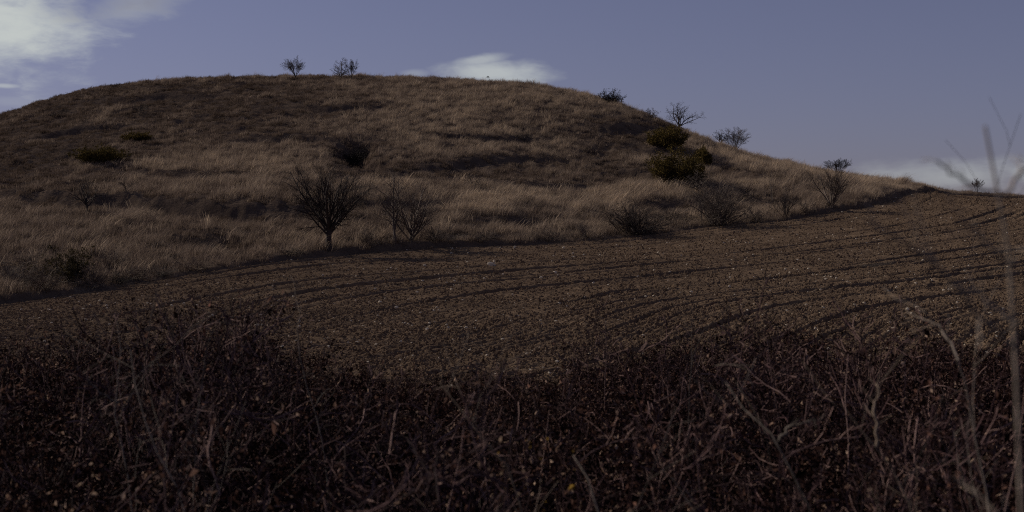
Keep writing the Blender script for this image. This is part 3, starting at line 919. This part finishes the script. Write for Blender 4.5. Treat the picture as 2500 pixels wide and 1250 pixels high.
    C, CR, pc = sprout(B, BR, m[1], 0.15, 1.0, ang, 0.6, 4 - q, 0.15, up, r)
    tw = [(C, CR)]
    if m[2]:
        D_, DR, _ = sprout(C, CR, m[2], 0.2, 1.0, ang, 0.7, 3 - q, 0.15, up, r)
        tw.append((D_, DR))
    sc, cx = fit([A, B, C], H, W)
    rs = H
    def tr_(P): return P * sc
    rmin_w = (0.15 if st == 'dome' else 0.11) * PX * dist             # no twig thinner than a tenth of a picture pixel
    root = empty(name, b - np.array([0, 0, 0.05]))
    tag(root, label, cat, group)
    tv = [tubes(tr_(trunk), tr * rs, 7)]
    if st == 'dome':
        obj('stems', mesh_np('stems', *join([tubes(tr_(trunk), tr * rs, 4), tubes(tr_(A), AR * rs, 3)])), bark, root)
    else:
        obj('trunk', mesh_np('trunk', *join(tv), True), bark, root)
        if branches:
            for i in range(len(A)):
                sel = pb == i
                obj('branch', mesh_np('branch', *join([tubes(tr_(A[i:i + 1]), AR[i:i + 1] * rs, 5), tubes(tr_(B[sel]), BR[sel] * rs, 4, rmin_w)])), bark, root)
        else:
            obj('branches', mesh_np('branches', *join([tubes(tr_(A), AR * rs, 4), tubes(tr_(B), BR * rs, 3, rmin_w)])), bark, root)
    parts = [tubes(tr_(P_), R_ * rs, 3, rmin_w) for P_, R_ in tw]
    if st == 'dome': parts.append(tubes(tr_(B), BR * rs, 3, rmin_w))
    obj('twigs', mesh_np('twigs', *join(parts)), bark, root)['kind'] = 'stuff'
    if nleaf:
        obj('leaves', mesh_np('leaves', *leaves(tr_(C), nleaf, leafsize, r, 0.04)), leaf, root)['kind'] = 'stuff'
    return root

HT = 'bare trees along the hill crest'
BT = 'bare trees at the foot of the hill'
plant('bare_tree', 'vase shaped bare tree alone on the flat hilltop', 'tree', 722, 189, 141, 50, 'fan', 101, M_BARK, HT, extra=-1.0, dens=1.1)
plant('bare_tree', 'narrow pointed bare tree, left of the hilltop pair', 'tree', 833, 191, 139, 38, 'conical', 102, M_BARK, HT, extra=-1.0, dens=1.3)
plant('bare_tree', 'shorter round headed bare tree, right of the hilltop pair', 'tree', 857, 190, 144, 36, 'fan', 103, M_BARK, HT, extra=-1.0, dens=0.6)
plant('twiggy_bush', 'low twiggy bush at the foot of the hilltop tree pair', 'bush', 828, 191, 168, 32, 'dome', 104, M_BARK_DARK, None, extra=-1.2, dens=0.5)
plant('twiggy_bush', 'dense dark round bush on the right shoulder of the crest', 'bush', 1490, 249, 217, 60, 'dome', 105, M_BARK_DARK, None, extra=-0.8, dens=2.2, thick=2.2)
plant('twiggy_bush', 'pale fuzzy bush just right of the dark crest bush', 'bush', 1514, 257, 233, 30, 'dome', 106, M_BARK, None, extra=0.5, dens=0.5)
plant('twiggy_bush', 'faint pale bush peeping over the crest left of the crooked tree', 'bush', 1590, 289, 262, 42, 'dome', 107, M_BARK_WARM, None, extra=1.5, dens=0.5)
plant('thorn_tree', 'crooked dark thorn tree with spreading limbs on the right slope', 'tree', 1657, 318, 248, 84, 'crooked', 108, M_BARK_DARK, HT, extra=-1.5, dens=1.0, branches=True)
plant('bare_tree', 'round bare tree half hidden behind the right slope', 'tree', 1795, 360, 311, 66, 'fan', 109, M_BARK, HT, extra=1.0, dens=1.3)
plant('thorn_tree', 'arching thorn bush beside the half hidden round tree', 'bush', 1762, 348, 318, 44, 'crooked', 110, M_BARK_DARK, None, extra=0.5, dens=1.0)
plant('bare_tree', 'bushy dark bare tree standing behind the slope edge, above the fan shaped tree', 'tree', 2045, 424, 387, 58, 'fan', 111, M_BARK_DARK, HT, extra=0.5, dens=1.3)
plant('bare_tree', 'fan shaped bare tree by the dark bank at the upper field corner', 'tree', 2030, 512, 404, 104, 'fan', 112, M_BARK, BT, dens=1.3, thick=1.5, branches=True)
plant('bare_tree', 'small forked bare tree at the field edge left of the fan shaped tree', 'tree', 1916, 538, 465, 62, 'fan', 113, M_BARK_DARK, BT, dens=0.6, thick=1.6)
plant('sapling', 'very thin pale sapling in grass above the small forked tree', 'tree', 1885, 492, 415, 14, 'sapling', 114, M_PALE, None, dens=0.4, thick=0.9)
plant('bare_tree', 'biggest bare tree, dark with a stout trunk at the field edge', 'tree', 803, 613, 396, 200, 'trunk', 115, M_BARK_DARK, BT, dens=2.2, branches=True)
plant('sapling', 'tall slim bare tree with twin stems right of the biggest tree', 'tree', 970, 598, 406, 74, 'sapling', 116, M_BARK, BT, dens=2.0, thick=1.3)
plant('bare_tree', 'spreading many stemmed bare tree next to the slim twin stems', 'tree', 1003, 606, 444, 146, 'vase', 117, M_BARK, BT, dens=1.4, branches=True)
plant('bare_tree', 'small bare tree standing below the dark terrace in mid slope', 'tree', 1150, 464, 404, 44, 'conical', 118, M_BARK_DARK, None, dens=0.7)
plant('bare_tree', 'tiny bare tree alone in golden grass high on the slope', 'tree', 1280, 348, 312, 40, 'crooked', 119, M_BARK_DARK, None, dens=0.7)
plant('thorn_tree', 'gnarled bare tree on the left terrace', 'tree', 214, 524, 428, 98, 'crooked', 120, M_BARK_DARK, None, dens=0.9, branches=True)
plant('twiggy_bush', 'thin twiggy bush right of the gnarled terrace tree', 'bush', 308, 470, 432, 44, 'crooked', 121, M_BARK_DARK, None, dens=0.6)
plant('bare_tree', 'faint tiny bare tree in the pale patch high on the left slope', 'tree', 340, 284, 254, 34, 'fan', 122, M_BARK, None, dens=0.5)
plant('twiggy_bush', 'broad low twiggy bush at the field edge, left of the two big bushes', 'bush', 1545, 575, 488, 156, 'dome', 123, M_BARK_DARK, None, dens=2.0, thick=1.3)
plant('twiggy_bush', 'large grey twiggy bush at the field edge below the junipers', 'bush', 1748, 550, 448, 150, 'dome', 124, M_BARK, None, dens=2.2)
plant('thorn_tree', 'tangled thorn bush leaning against the biggest juniper', 'bush', 1712, 478, 410, 100, 'crooked', 125, M_BARK, None, dens=1.1)
plant('leafy_shrub', 'rounded shrub with small dull leaves at the lower left of the hill', 'bush', 165, 695, 600, 122, 'dome', 126, M_BARK_DARK, None, dens=1.3, leaf=M_SHRUBLEAF, nleaf=5200, leafsize=0.035)
plant('twiggy_bush', 'grey twiggy bush at the far left field corner', 'bush', 50, 706, 645, 120, 'dome', 127, M_BARK, None, dens=0.9)
plant('twiggy_bush', 'low dark bush between the leafy shrub and the field edge', 'bush', 285, 698, 660, 110, 'dome', 128, M_BARK_DARK, None, dens=1.0)
plant('twiggy_bush', 'dark dwarf bush, lower of two on the bare left shoulder', 'bush', 136, 286, 268, 34, 'dome', 129, M_BARK_DARK, None, dens=0.7)
plant('twiggy_bush', 'dark dwarf bush, upper of two on the bare left shoulder', 'bush', 160, 279, 263, 28, 'dome', 130, M_BARK_DARK, None, dens=0.7)
plant('twiggy_bush', 'tiny dark bush just under the crest at the left', 'bush', 282, 213, 201, 22, 'dome', 131, M_BARK_DARK, None, extra=-0.5, dens=0.5)
plant('bare_tree', 'tiny bare tree on the skyline above the field at right', 'tree', 2385, 468, 434, 30, 'fan', 132, M_BARK, None, extra=0.5, dens=0.5)
plant('twiggy_bush', 'brownish brush in the bank grass right of the spreading tree', 'bush', 1095, 602, 556, 90, 'dome', 133, M_BARK, None, dens=0.5)
plant('twiggy_bush', 'brownish brush in the bank grass between big tree and slim stems', 'bush', 900, 606, 552, 90, 'dome', 134, M_BARK, None, dens=0.5)
plant('twiggy_bush', 'dark brush in the shade right of the broad low bush', 'bush', 1650, 548, 508, 110, 'dome', 135, M_BARK_DARK, None, dens=0.8)
plant('twiggy_bush', 'low dark brush added as shade in the hollow left of the hill centre', 'bush', 868, 404, 358, 74, 'dome', 136, M_BARK_DARK, None, dens=1.8)  # dark brush added to stand in for the black shade of the pit

SC = 'low scrub along the field edge'
for i, (px_, py_, top_, w_, lab_) in enumerate([
        (110, 708, 650, 110, 'pale dense brush at the left field corner, right of the grey bush'), (225, 700, 640, 100, 'pale brush touching the right side of the leafy shrub'),
        (330, 690, 645, 90, 'pale brush along the field edge right of the leafy shrub'), (60, 660, 605, 120, 'pale tall brush behind the leafy shrub at left'), (480, 664, 626, 100, 'pale low brush on the bank below the dark hollow'),
        (270, 650, 598, 110, 'pale hazy brush on the slope right of the leafy shrub'),
        (385, 680, 640, 90, 'thin grey scrub on the field edge, left of the big hollow'), (20, 690, 628, 80, 'tall grey scrub at the left picture edge behind the field corner'),
        (1180, 596, 560, 80, 'grey scrub on the bank below the small slope tree'), (1330, 590, 548, 110, 'wide grey scrub on the bank left of the broad bush'),
        (1430, 585, 540, 90, 'dense grey scrub touching the broad low bush'), (1850, 545, 500, 60, 'small scrub between the large grey bush and the forked tree'),
        (1965, 528, 486, 44, 'small bare scrub just left of the fan shaped tree'), (1060, 592, 545, 60, 'scrub under the spreading many stemmed tree'),
        (700, 636, 600, 70, 'faint scrub left of the biggest tree at the bank'), (1640, 470, 438, 60, 'dry scrub below the biggest juniper on its left')]):
    plant('scrub', lab_, 'scrub', px_, py_, top_, w_, 'dome', 150 + i, M_BARK_WARM if 'pale' in lab_ else M_BARK, SC, dens=1.0 if 'pale' in lab_ else 0.55, thick=1.5)

# a dry weed stalk leaning on the skyline
b = base_at(1197, 206, -0.8)
root = tag(empty('weed_stalk', b), 'single dry weed stalk leaning left on the skyline under the small cloud', 'plant')
P = np.array([[(0.2, 0, -0.1), (0.05, 0, 0.35), (-0.10, 0, 0.72), (-0.22, 0, 0.95)]])
obj('stem', mesh_np('stem', *tubes(P, np.array([[.016, .014, .012, .010]]), 4)), M_BARK, root)
rr = np.random.default_rng(3)
Q = grow(np.repeat(P[:, -1], 16, 0), rr.normal(0, 1, (16, 3)) + [-.4, 0, .8], rr.uniform(.1, .24, 16), 3, 0.2, 0, rr)
obj('seed_head', mesh_np('seed_head', *tubes(Q, np.full((16, 3), 0.014), 3)), M_BARK, root)

# ---- junipers
def juniper(label, px, py, top, width, seed, lobes, group='junipers on the slope'):
    r = np.random.default_rng(seed)
    b = base_at(px, py)
    dist = b[1]
    H = CAM_Z + ray(px, top)[2] * dist - b[2]; W = width * PX * dist
    root = tag(empty('juniper', b - np.array([0, 0, 0.1])), label, 'juniper', group)
    # stems fan out into upright sprays, each ringed with short needle shoots
    n = 26 * lobes
    an = r.uniform(0, 2 * np.pi, n); rad = np.sqrt(r.uniform(0, 1, n)) * 0.34
    prof = r.uniform(0.40, 1.0, n) * (1 - 0.8 * (rad / 0.42) ** 2)
    st = np.stack([np.cos(an) * rad * 0.5, np.sin(an) * rad * 0.5, np.full(n, 0.02)], 1)
    d = np.stack([np.cos(an) * rad * 1.5, np.sin(an) * rad * 1.5, np.full(n, 1.0)], 1)
    A = grow(st, d, prof, 7, 0.07, 0.03, r); AR = 0.011 * np.ones((n, 1)) * np.linspace(1, .3, 7)
    B, BR, _ = sprout(A, AR, 9, 0.08, 1.0, 0.75, 0.32, 4, 0.12, 0.10, r, shrink=0.4)
    C, CR, _ = sprout(B, BR, 5, 0.2, 1.0, 0.6, 0.6, 3, 0.12, 0.10, r, shrink=0.2)
    sc, cx = fit([A, B, C], H, W)
    obj('stems', mesh_np('stems', *tubes(A * sc, AR * H, 4)), M_BARK_DARK, root)
    # needle shoots as little blades
    Cs = C * sc
    s0 = Cs.reshape(-1, 3); N = len(s0) * 2
    c = np.repeat(s0, 2, 0) + r.normal(0, 0.035, (N, 3))
    a = norm(r.normal(0, 1, (N, 3)) * [1, 1, .8] + [0, 0, 0.75]); bb = norm(np.cross(a, r.normal(0, 1, (N, 3))))
    ln = 0.15 * np.exp(r.normal(0, 0.45, (N, 1))); wd = r.uniform(0.02, 0.045, (N, 1))
    V = np.stack([c - bb * wd * 0.5, c + a * ln * 0.5 - bb * wd, c + a * ln, c + a * ln * 0.5 + bb * wd], 1).reshape(-1, 3)
    Fq = np.arange(4 * N).reshape(N, 4)
    obj('foliage', mesh_np('foliage', V, Fq), M_JUNIPER, root)['kind'] = 'stuff'
    return root
juniper('biggest juniper, broad and olive green, in front of the tangled thorn bush', 1657, 452, 360, 116, 201, 3)
juniper('narrow upright juniper just behind the biggest juniper', 1718, 405, 360, 36, 202, 1)
juniper('squat dark juniper with a pointed left tip below the crooked tree', 1627, 360, 308, 84, 203, 2)
juniper('low spreading juniper on the bare left slope', 250, 398, 357, 106, 204, 2)
juniper('small flat dark juniper above and right of the low spreading one', 336, 344, 323, 60, 205, 1)

# ------------------------------------------------------------------ the thicket in front
def shrub_parts(seed, nst, h, spread, leafn, leafsize, arch=0.0, twig=1.0):
    r = np.random.default_rng(seed)
    an = r.uniform(0, 2 * np.pi, nst); el = np.abs(r.normal(0, spread, nst))
    d = np.stack([np.cos(an) * np.sin(el), np.sin(an) * np.sin(el), np.cos(el)], 1)
    st = r.normal(0, 0.16, (nst, 3)) * [1, 1, 0]
    A = grow(st, d, h * r.uniform(0.6, 1.1, nst), 9, 0.15, -arch - 0.015, r); AR = 0.0052 * r.uniform(.6, 1.4, (nst, 1)) * np.linspace(1, 0.3, 9)
    B, BR, _ = sprout(A, AR, 8, 0.12, 1.0, 0.9, 0.5, 6, 0.20, -0.02, r, rr=0.62)
    C, CR, _ = sprout(B, BR, int(6 * twig), 0.1, 1.0, 0.8, 0.55, 4, 0.2, 0.0, r, rr=0.7)
    D_, DR, _ = sprout(C, CR, 2, 0.2, 1.0, 0.8, 0.6, 2, 0.2, 0.0, r, rr=0.8)
    stems = mesh_np('stems', *tubes(A, AR, 5), True)
    tw = mesh_np('twigs', *join([tubes(B, BR, 4, 0.0018), tubes(C, CR, 3, 0.0013), tubes(D_, DR, 3, 0.0011)]))
    lf = mesh_np('dead_leaves', *leaves(C, leafn, leafsize, r, 0.025))
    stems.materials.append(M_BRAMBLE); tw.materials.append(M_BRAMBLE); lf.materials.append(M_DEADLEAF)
    return stems, tw, lf, A
VAR = [shrub_parts(301, 13, 1.0, 0.42, 2600, 0.0058), shrub_parts(302, 11, 1.0, 0.5, 3800, 0.0066, 0.03), shrub_parts(303, 15, 1.0, 0.35, 1500, 0.0052),
       shrub_parts(304, 12, 1.0, 0.6, 4200, 0.0066, 0.06), shrub_parts(305, 10, 1.0, 0.45, 900, 0.0056, 0.02)]
def shrub(x, y, h, v, rz, label, wide=1.0):
    z = float(field_z(np.array([x]), np.array([y]))[0])
    root = empty('thorn_shrub', (x, y, z - 0.03))
    root.rotation_euler = (0, 0, rz); root.scale = (h * wide, h * wide, h)
    tag(root, label, 'shrub', 'shrubs of the roadside thicket')
    for nm, me in zip(('stems', 'twigs', 'dead_leaves'), VAR[v][:3]):
        c_ = obj(nm, me, None, root)
        if nm != 'stems': c_['kind'] = 'stuff'
    return root
PROF_X = np.array([-400, 0, 200, 350, 500, 600, 700, 850, 1000, 1250, 1400, 1500, 1650, 1800, 1900, 2000, 2200, 2500, 2900])
PROF_Y = np.array([790, 800, 795, 745, 715, 780, 815, 845, 865, 875, 850, 815, 795, 765, 742, 800, 790, 800, 800])
def top_h(x, y, row):
    """height a plant at (x, y) needs for its top to show at that picture row"""
    ztop = CAM_Z + ray(1250, row)[2] * y
    return ztop - float(field_z(np.array([x]), np.array([y]))[0])
r = np.random.default_rng(55)
def where_label(px, y, v):
    look = ('dark thorny', 'rusty leaved', 'bare slender', 'leafy arching', 'sparse bare')[v]
    deep = 'in the front row of' if y < 6.1 else 'near the front of' if y < 8.6 else 'in the middle of' if y < 11.8 else 'at the field edge of'
    k = int(np.clip(px / 2500 * 7, 0, 6))
    side = ('at the far left', 'at left', 'left of centre', 'at the centre', 'right of centre', 'at right', 'at the far right')[k]
    return look + ' shrub ' + deep + ' the thicket ' + side
SPECIAL = [(480, 9.5, 'tall dark shrub, the highest tip of the thicket at left', 720), (360, 10.5, 'tall leaning shrub left of the thicket\'s highest tip', 742), (1905, 9.5, 'tall twiggy shrub, the highest tip of the thicket right of centre', 738),
           (1790, 10.5, 'bushy shrub beside the highest right tip, with arching twigs', 765), (1650, 11.5, 'twiggy shrub low in the thicket right of its central dip', 792),
           (600, 11.0, 'ragged shrub on the right flank of the left thicket peak', 785), (2250, 10.0, 'leafy dark shrub under the blurred sapling branches', 780)]
for i, (px, y, lab, row) in enumerate(SPECIAL):
    x = (px - 1250) / F * y
    shrub(x, y, top_h(x, y, row) * 1.02, i % 5, i * 1.1, lab, 0.8)
k = 0
for y in (14.5, 12.6, 10.9, 9.3, 7.9, 6.6, 5.5):
    half = 0.39 * y + 0.6
    nx = int(2 * half / 1.15)
    for j in range(nx + 1):
        x = -half + 2 * half * (j + r.uniform(-.3, .3)) / nx
        yy = y + r.uniform(-.6, .6)
        px = 1250 + F * x / yy
        row = np.interp(px, PROF_X, PROF_Y) + abs(r.normal(0, 28)) + max(0, 10.5 - yy) * 24
        h = np.clip(top_h(x, yy, row), 0.7, 2.6)
        v_ = int(r.integers(0, 5))
        shrub(x, yy, h, v_, r.uniform(0, 6.28), where_label(px, yy, v_), r.uniform(0.7, 0.95))
        k += 1
# the uncountable tangle between and below the shrubs
UND_SRC = source_collection('undergrowth_sources', [('weed_' + c, None) for c in ()])
def weed_mesh(name, seed, leafn):
    st, tw, lf, A = shrub_parts(seed, 7, 1.0, 0.7, leafn, 0.011, 0.08, 0.7)
    import bmesh
    bm = bmesh.new()
    me = bpy.data.meshes.new(name)
    for i, m_ in enumerate((st, tw, lf)):
        n0 = len(bm.faces)
        bm.from_mesh(m_)
        bm.faces.ensure_lookup_table()
        for f in bm.faces[n0:]: f.material_index = 1 if i == 2 else 0
    bm.to_mesh(me); bm.free()
    me.materials.append(M_BRAMBLE); me.materials.append(M_DEADLEAF)
    for m_ in (st, tw, lf): bpy.data.meshes.remove(m_)
    return me
for i, c in enumerate('abc'):
    UND_SRC.objects.link(bpy.data.objects.new('weed_' + c, weed_mesh('weed_' + c, 350 + i, 1600 + 500 * i)))
r = np.random.default_rng(56)
n = 1500
Y = np.sqrt(r.uniform(5.2 ** 2, 19.5 ** 2, n)); X = r.uniform(-0.42, 0.44, n) * Y
Z = field_z(X, Y) - 0.02
row = np.interp(1250 + F * X / Y, PROF_X, PROF_Y) + 40 + np.maximum(0, 10.5 - Y) * 26
hmax = CAM_Z - (row - HORIZON) / F * Y - Z
S = np.clip(r.uniform(0.45, 1.0, n) * hmax, 0.25, 1.4)
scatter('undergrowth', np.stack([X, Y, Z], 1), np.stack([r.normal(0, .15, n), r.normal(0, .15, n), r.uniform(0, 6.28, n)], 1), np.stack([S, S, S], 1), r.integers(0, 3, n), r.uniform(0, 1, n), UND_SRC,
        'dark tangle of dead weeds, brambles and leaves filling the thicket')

# ---- pale stems that stand out, laid where they grow
def smooth_path(pts, n):
    P = np.array(pts, float)
    t = np.concatenate([[0], np.cumsum(np.linalg.norm(np.diff(P, axis=0), axis=1))]); t /= t[-1]
    q = np.linspace(0, 1, n)
    k = 24
    L = np.stack([np.interp(np.linspace(0, 1, 200), t, P[:, i]) for i in range(3)], 1)
    ker = np.ones(k) / k
    L2 = np.stack([np.convolve(np.pad(L[:, i], (k // 2, k // 2), 'reflect', reflect_type='odd'), ker, 'same')[k // 2:k // 2 + 200] for i in range(3)], 1)
    return np.stack([np.interp(q, np.linspace(0, 1, 200), L2[:, i]) for i in range(3)], 1)
def stem_plant(name, label, cat, Y, main, offs, r0, mat, seed, ntw=10, group=None, twl=0.35, tip=0.16):
    r = np.random.default_rng(seed)
    pts = [at(px, py, Y + dy) for px, py, dy in main]
    base = pts[0].copy(); g = float(field_z(base[0:1], base[1:2])[0])
    if base[2] > g + 0.05: pts.insert(0, np.array([base[0] + 0.04, base[1] + 0.02, g - 0.05]))
    root = tag(empty(name, pts[0]), label, cat, group)
    o3 = pts[0]
    P = smooth_path(pts, 16)[None] - o3
    P[0, 1:-1] += r.normal(0, r0 * 0.5, (14, 3))
    R = 0.8 * r0 * np.linspace(1, tip, 16)[None]
    obj('stem', mesh_np('stem', *tubes(P, R, 8), True), mat, root)
    tw = []
    T1, TR, _ = sprout(P, R, ntw, 0.25, 1.0, 0.7, twl, 6, 0.12, 0.02, r, rr=0.45, shrink=0.3)
    T2, TR2, _ = sprout(T1, TR, 4, 0.2, 1.0, 0.7, 0.5, 4, 0.15, 0.0, r, rr=0.6)
    for oo in offs:
        q = smooth_path([at(px, py, Y + dy) for px, py, dy in oo], 12)[None] - o3
        rr_ = r0 * (0.5 if tip < .3 else .52) * np.linspace(1, 0.2 if tip < .3 else .6, 12)[None]
        q[0, 1:-1] += r.normal(0, r0 * 0.4, (10, 3))
        obj('branch', mesh_np('branch', *tubes(q, rr_, 6), True), mat, root)
        a, b, _ = sprout(q, rr_, 6, 0.2, 1.0, 0.7, 0.3, 5, 0.12, 0.02, r, rr=0.45, shrink=0.3)
        tw.append(tubes(a, b, 4, 0.0008))
    tw += [tubes(T1, TR, 4, 0.0008), tubes(T2, TR2, 3, 0.0007)]
    obj('twigs', mesh_np('twigs', *join(tw)), mat, root)['kind'] = 'stuff'
    return root
stem_plant('sapling', 'tall blurred sapling close by at the right edge, reaching above the skyline', 'sapling', 1.9,
           [(2500, 1330, 0), (2478, 1000, .05), (2484, 800, .08), (2480, 640, .1), (2466, 560, .1), (2442, 470, .1), (2420, 385, .1), (2402, 296, .1)],
           [[(2482, 850, .08), (2400, 775, 0), (2320, 690, -.1), (2250, 618, -.15), (2190, 575, -.2), (2110, 535, -.2)],
            [(2442, 472, .1), (2385, 462, .1), (2335, 428, .1), (2288, 392, .1)],
            [(2446, 478, .1), (2480, 440, .1), (2510, 400, .12), (2560, 370, .12)],
            [(2480, 650, .1), (2430, 612, 0), (2385, 560, 0), (2340, 530, -.05)],
            [(2484, 790, .08), (2440, 760, .1), (2390, 720, .1), (2330, 690, .1)]], 0.0055, M_SHOOT, 401, 3, None, 0.05, 0.45)
stem_plant('sapling', 'slender pale shoot beside the blurred edge sapling, bending left', 'sapling', 4.2,
           [(2420, 1280, 0), (2380, 1000, 0), (2330, 850, 0), (2290, 770, -.1), (2230, 738, -.2), (2140, 690, -.25)], [[(2340, 880, 0), (2300, 800, .1), (2210, 760, .2)]], 0.008, M_SHOOT, 402, 7)
stem_plant('pale_stalk', 'pale curved stem with a hooked side shoot at lower right', 'stem', 4.6,
           [(1990, 1290, 0), (1952, 1150, 0), (1905, 1082, 0), (1850, 1040, .1), (1800, 985, .2), (1770, 930, .3)], [[(1902, 1078, 0), (1922, 1048, 0), (1955, 1032, 0), (2005, 1024, 0)]], 0.011, M_PALE, 403, 7)
stem_plant('pale_stalk', 'short straight pale stem at the bottom right of centre', 'stem', 4.4, [(1475, 1300, 0), (1445, 1190, 0), (1415, 1135, 0), (1398, 1110, .1)], [], 0.012, M_PALE, 404, 5)
stem_plant('pale_stalk', 'long upright pale stem in the dark left part of the thicket', 'stem', 6.0, [(470, 1280, 0), (475, 1150, 0), (486, 1040, 0), (492, 950, 0), (500, 880, .1)], [], 0.0085, M_PALE, 405, 8)
stem_plant('pale_stalk', 'crooked pale stem with a long arm bending left, at far left', 'stem', 6.4, [(330, 1240, 0), (302, 1110, 0), (276, 1040, 0), (283, 985, 0), (300, 900, 0), (285, 780, .1)],
           [[(290, 984, 0), (255, 965, 0), (220, 935, 0), (203, 908, 0)]], 0.009, M_PALE, 406, 8)
stem_plant('pale_stalk', 'slim pale stem rising in front of the left field furrows', 'stem', 7.5, [(800, 1150, 0), (768, 995, 0), (742, 930, 0), (727, 860, 0), (722, 800, 0), (736, 745, .1)], [[(770, 990, 0), (785, 965, 0), (800, 950, 0)]], 0.009, M_PALE, 407, 6, None, .2)
stem_plant('pale_stalk', 'weathered stem leaning right at the bottom left', 'stem', 5.2, [(470, 1300, 0), (430, 1190, 0), (375, 1080, 0), (330, 950, .1), (318, 850, .2)], [], 0.0085, M_PALE, 408, 9)
stem_plant('pale_stalk', 'thick dull stem leaning left at the lower right', 'stem', 4.5, [(2240, 1300, 0), (2200, 1180, 0), (2140, 1080, 0), (2080, 1040, .1), (2050, 980, .1)], [[(2140, 1090, 0), (2135, 1000, 0), (2150, 930, .1)]], 0.012, M_BARK_WARM, 409, 8)
stem_plant('pale_stalk', 'weathered stem crossing the middle of the thicket', 'stem', 5.0, [(1290, 1300, 0), (1250, 1160, 0), (1200, 1090, 0), (1120, 1000, .1), (1070, 930, .2)], [], 0.009, M_BARK_WARM, 410, 9)
stem_plant('pale_stalk', 'dark arching shoot curving over the field at the right tip of the thicket', 'stem', 8.5, [(1680, 1000, 0), (1690, 850, 0), (1720, 790, 0), (1770, 755, 0), (1810, 750, 0), (1850, 775, 0), (1880, 810, 0)], [], 0.009, M_BARK_DARK, 411, 9)
def leaf_sprig(label, px, py, Y, mat, seed, size=0.02, n=16):
    r = np.random.default_rng(seed)
    c = at(px, py, Y); g = float(field_z(c[0:1], c[1:2])[0])
    b = np.array([c[0] + r.normal(0, .08), c[1] + 0.05, g - 0.03])
    root = tag(empty('leaf_sprig', b), label, 'sprig', 'leafy sprigs still hanging in the thicket')
    P = smooth_path([b, (b + c) / 2 + r.normal(0, 0.05, 3), c - [0, 0, 0.06], c + [0.03, 0, 0.05]], 14)[None] - b
    obj('stem', mesh_np('stem', *tubes(P, 0.004 * np.linspace(1, 0.3, 14)[None], 5), True), M_BRAMBLE, root)
    for q in range(n):
        V, Fq = leaves(P[:, -4:], 1, size, r, 0.045, 0.4, 0.0)
        obj('leaf', mesh_np('leaf', V, Fq), mat, root)
def mat_leaf(name, a, b_): return mat_leafy(name, [(0.0, a), (1.0, b_)], 0.35)
M_YEL = mat_leaf('yellow_leaf', (0.22, 0.13, 0.025), (0.40, 0.25, 0.06)); M_RUST = mat_leaf('rusty_leaf', (0.13, 0.06, 0.045), (0.30, 0.16, 0.12)); M_TAN = mat_leaf('tan_leaf', (0.24, 0.16, 0.11), (0.44, 0.32, 0.23))
for i, a in enumerate([('sprig of yellow leaves at the centre of the thicket', 1281, 1062, 5.0, M_YEL, .006), ('sprig of dull yellow leaves right of the bright yellow one', 1370, 1090, 5.0, M_YEL, .006),
                       ('sprig of tan leaves low at the thicket centre', 1228, 1135, 4.6, M_TAN, .009), ('sprig of rusty pink leaves right of centre in the thicket', 1560, 962, 5.2, M_RUST, .009),
                       ('sprig of rusty leaves in the lower right thicket', 2300, 1180, 4.5, M_RUST, .009), ('sprig of rusty leaves below the edge sapling fork at right', 2270, 1000, 4.8, M_RUST, .009),
                       ('sprig of tan leaves at lower right of the thicket', 2120, 1150, 4.6, M_TAN, .009), ('sprig of rusty leaves left of the thicket centre', 1095, 1065, 5.0, M_RUST, .009),
                       ('single orange leaf sprig on the left thicket peak', 500, 745, 9.0, M_RUST, .016), ('sprig of tan leaves deep in the dark lower left', 205, 1195, 4.8, M_TAN, .011)]):
    leaf_sprig(a[0], a[1], a[2], a[3], a[4], 500 + i, a[5], 11)
# neighbours of the same look: say which one, counting from the left
seen = {}
for o in COL.objects:
    if o.parent is None and o.get('label') and o.get('category') in ('shrub', 'stone'): seen.setdefault(o['label'], []).append(o)
for lab, os_ in seen.items():
    if len(os_) < 2: continue
    os_.sort(key=lambda o: o.location.x / max(o.location.y, 1))
    rank = ['leftmost'] + (['second', 'third', 'fourth', 'fifth', 'sixth', 'seventh', 'eighth'][:len(os_) - 2]) + ['rightmost']
    for o, w in zip(os_, rank):
        o['label'] = w + ' ' + (lab.replace('stone', 'stone from left', 1) if w not in ('leftmost', 'rightmost') and 'stone' in lab else lab)
print('tris (no instances):', sum(len(m.polygons) for m in bpy.data.meshes))
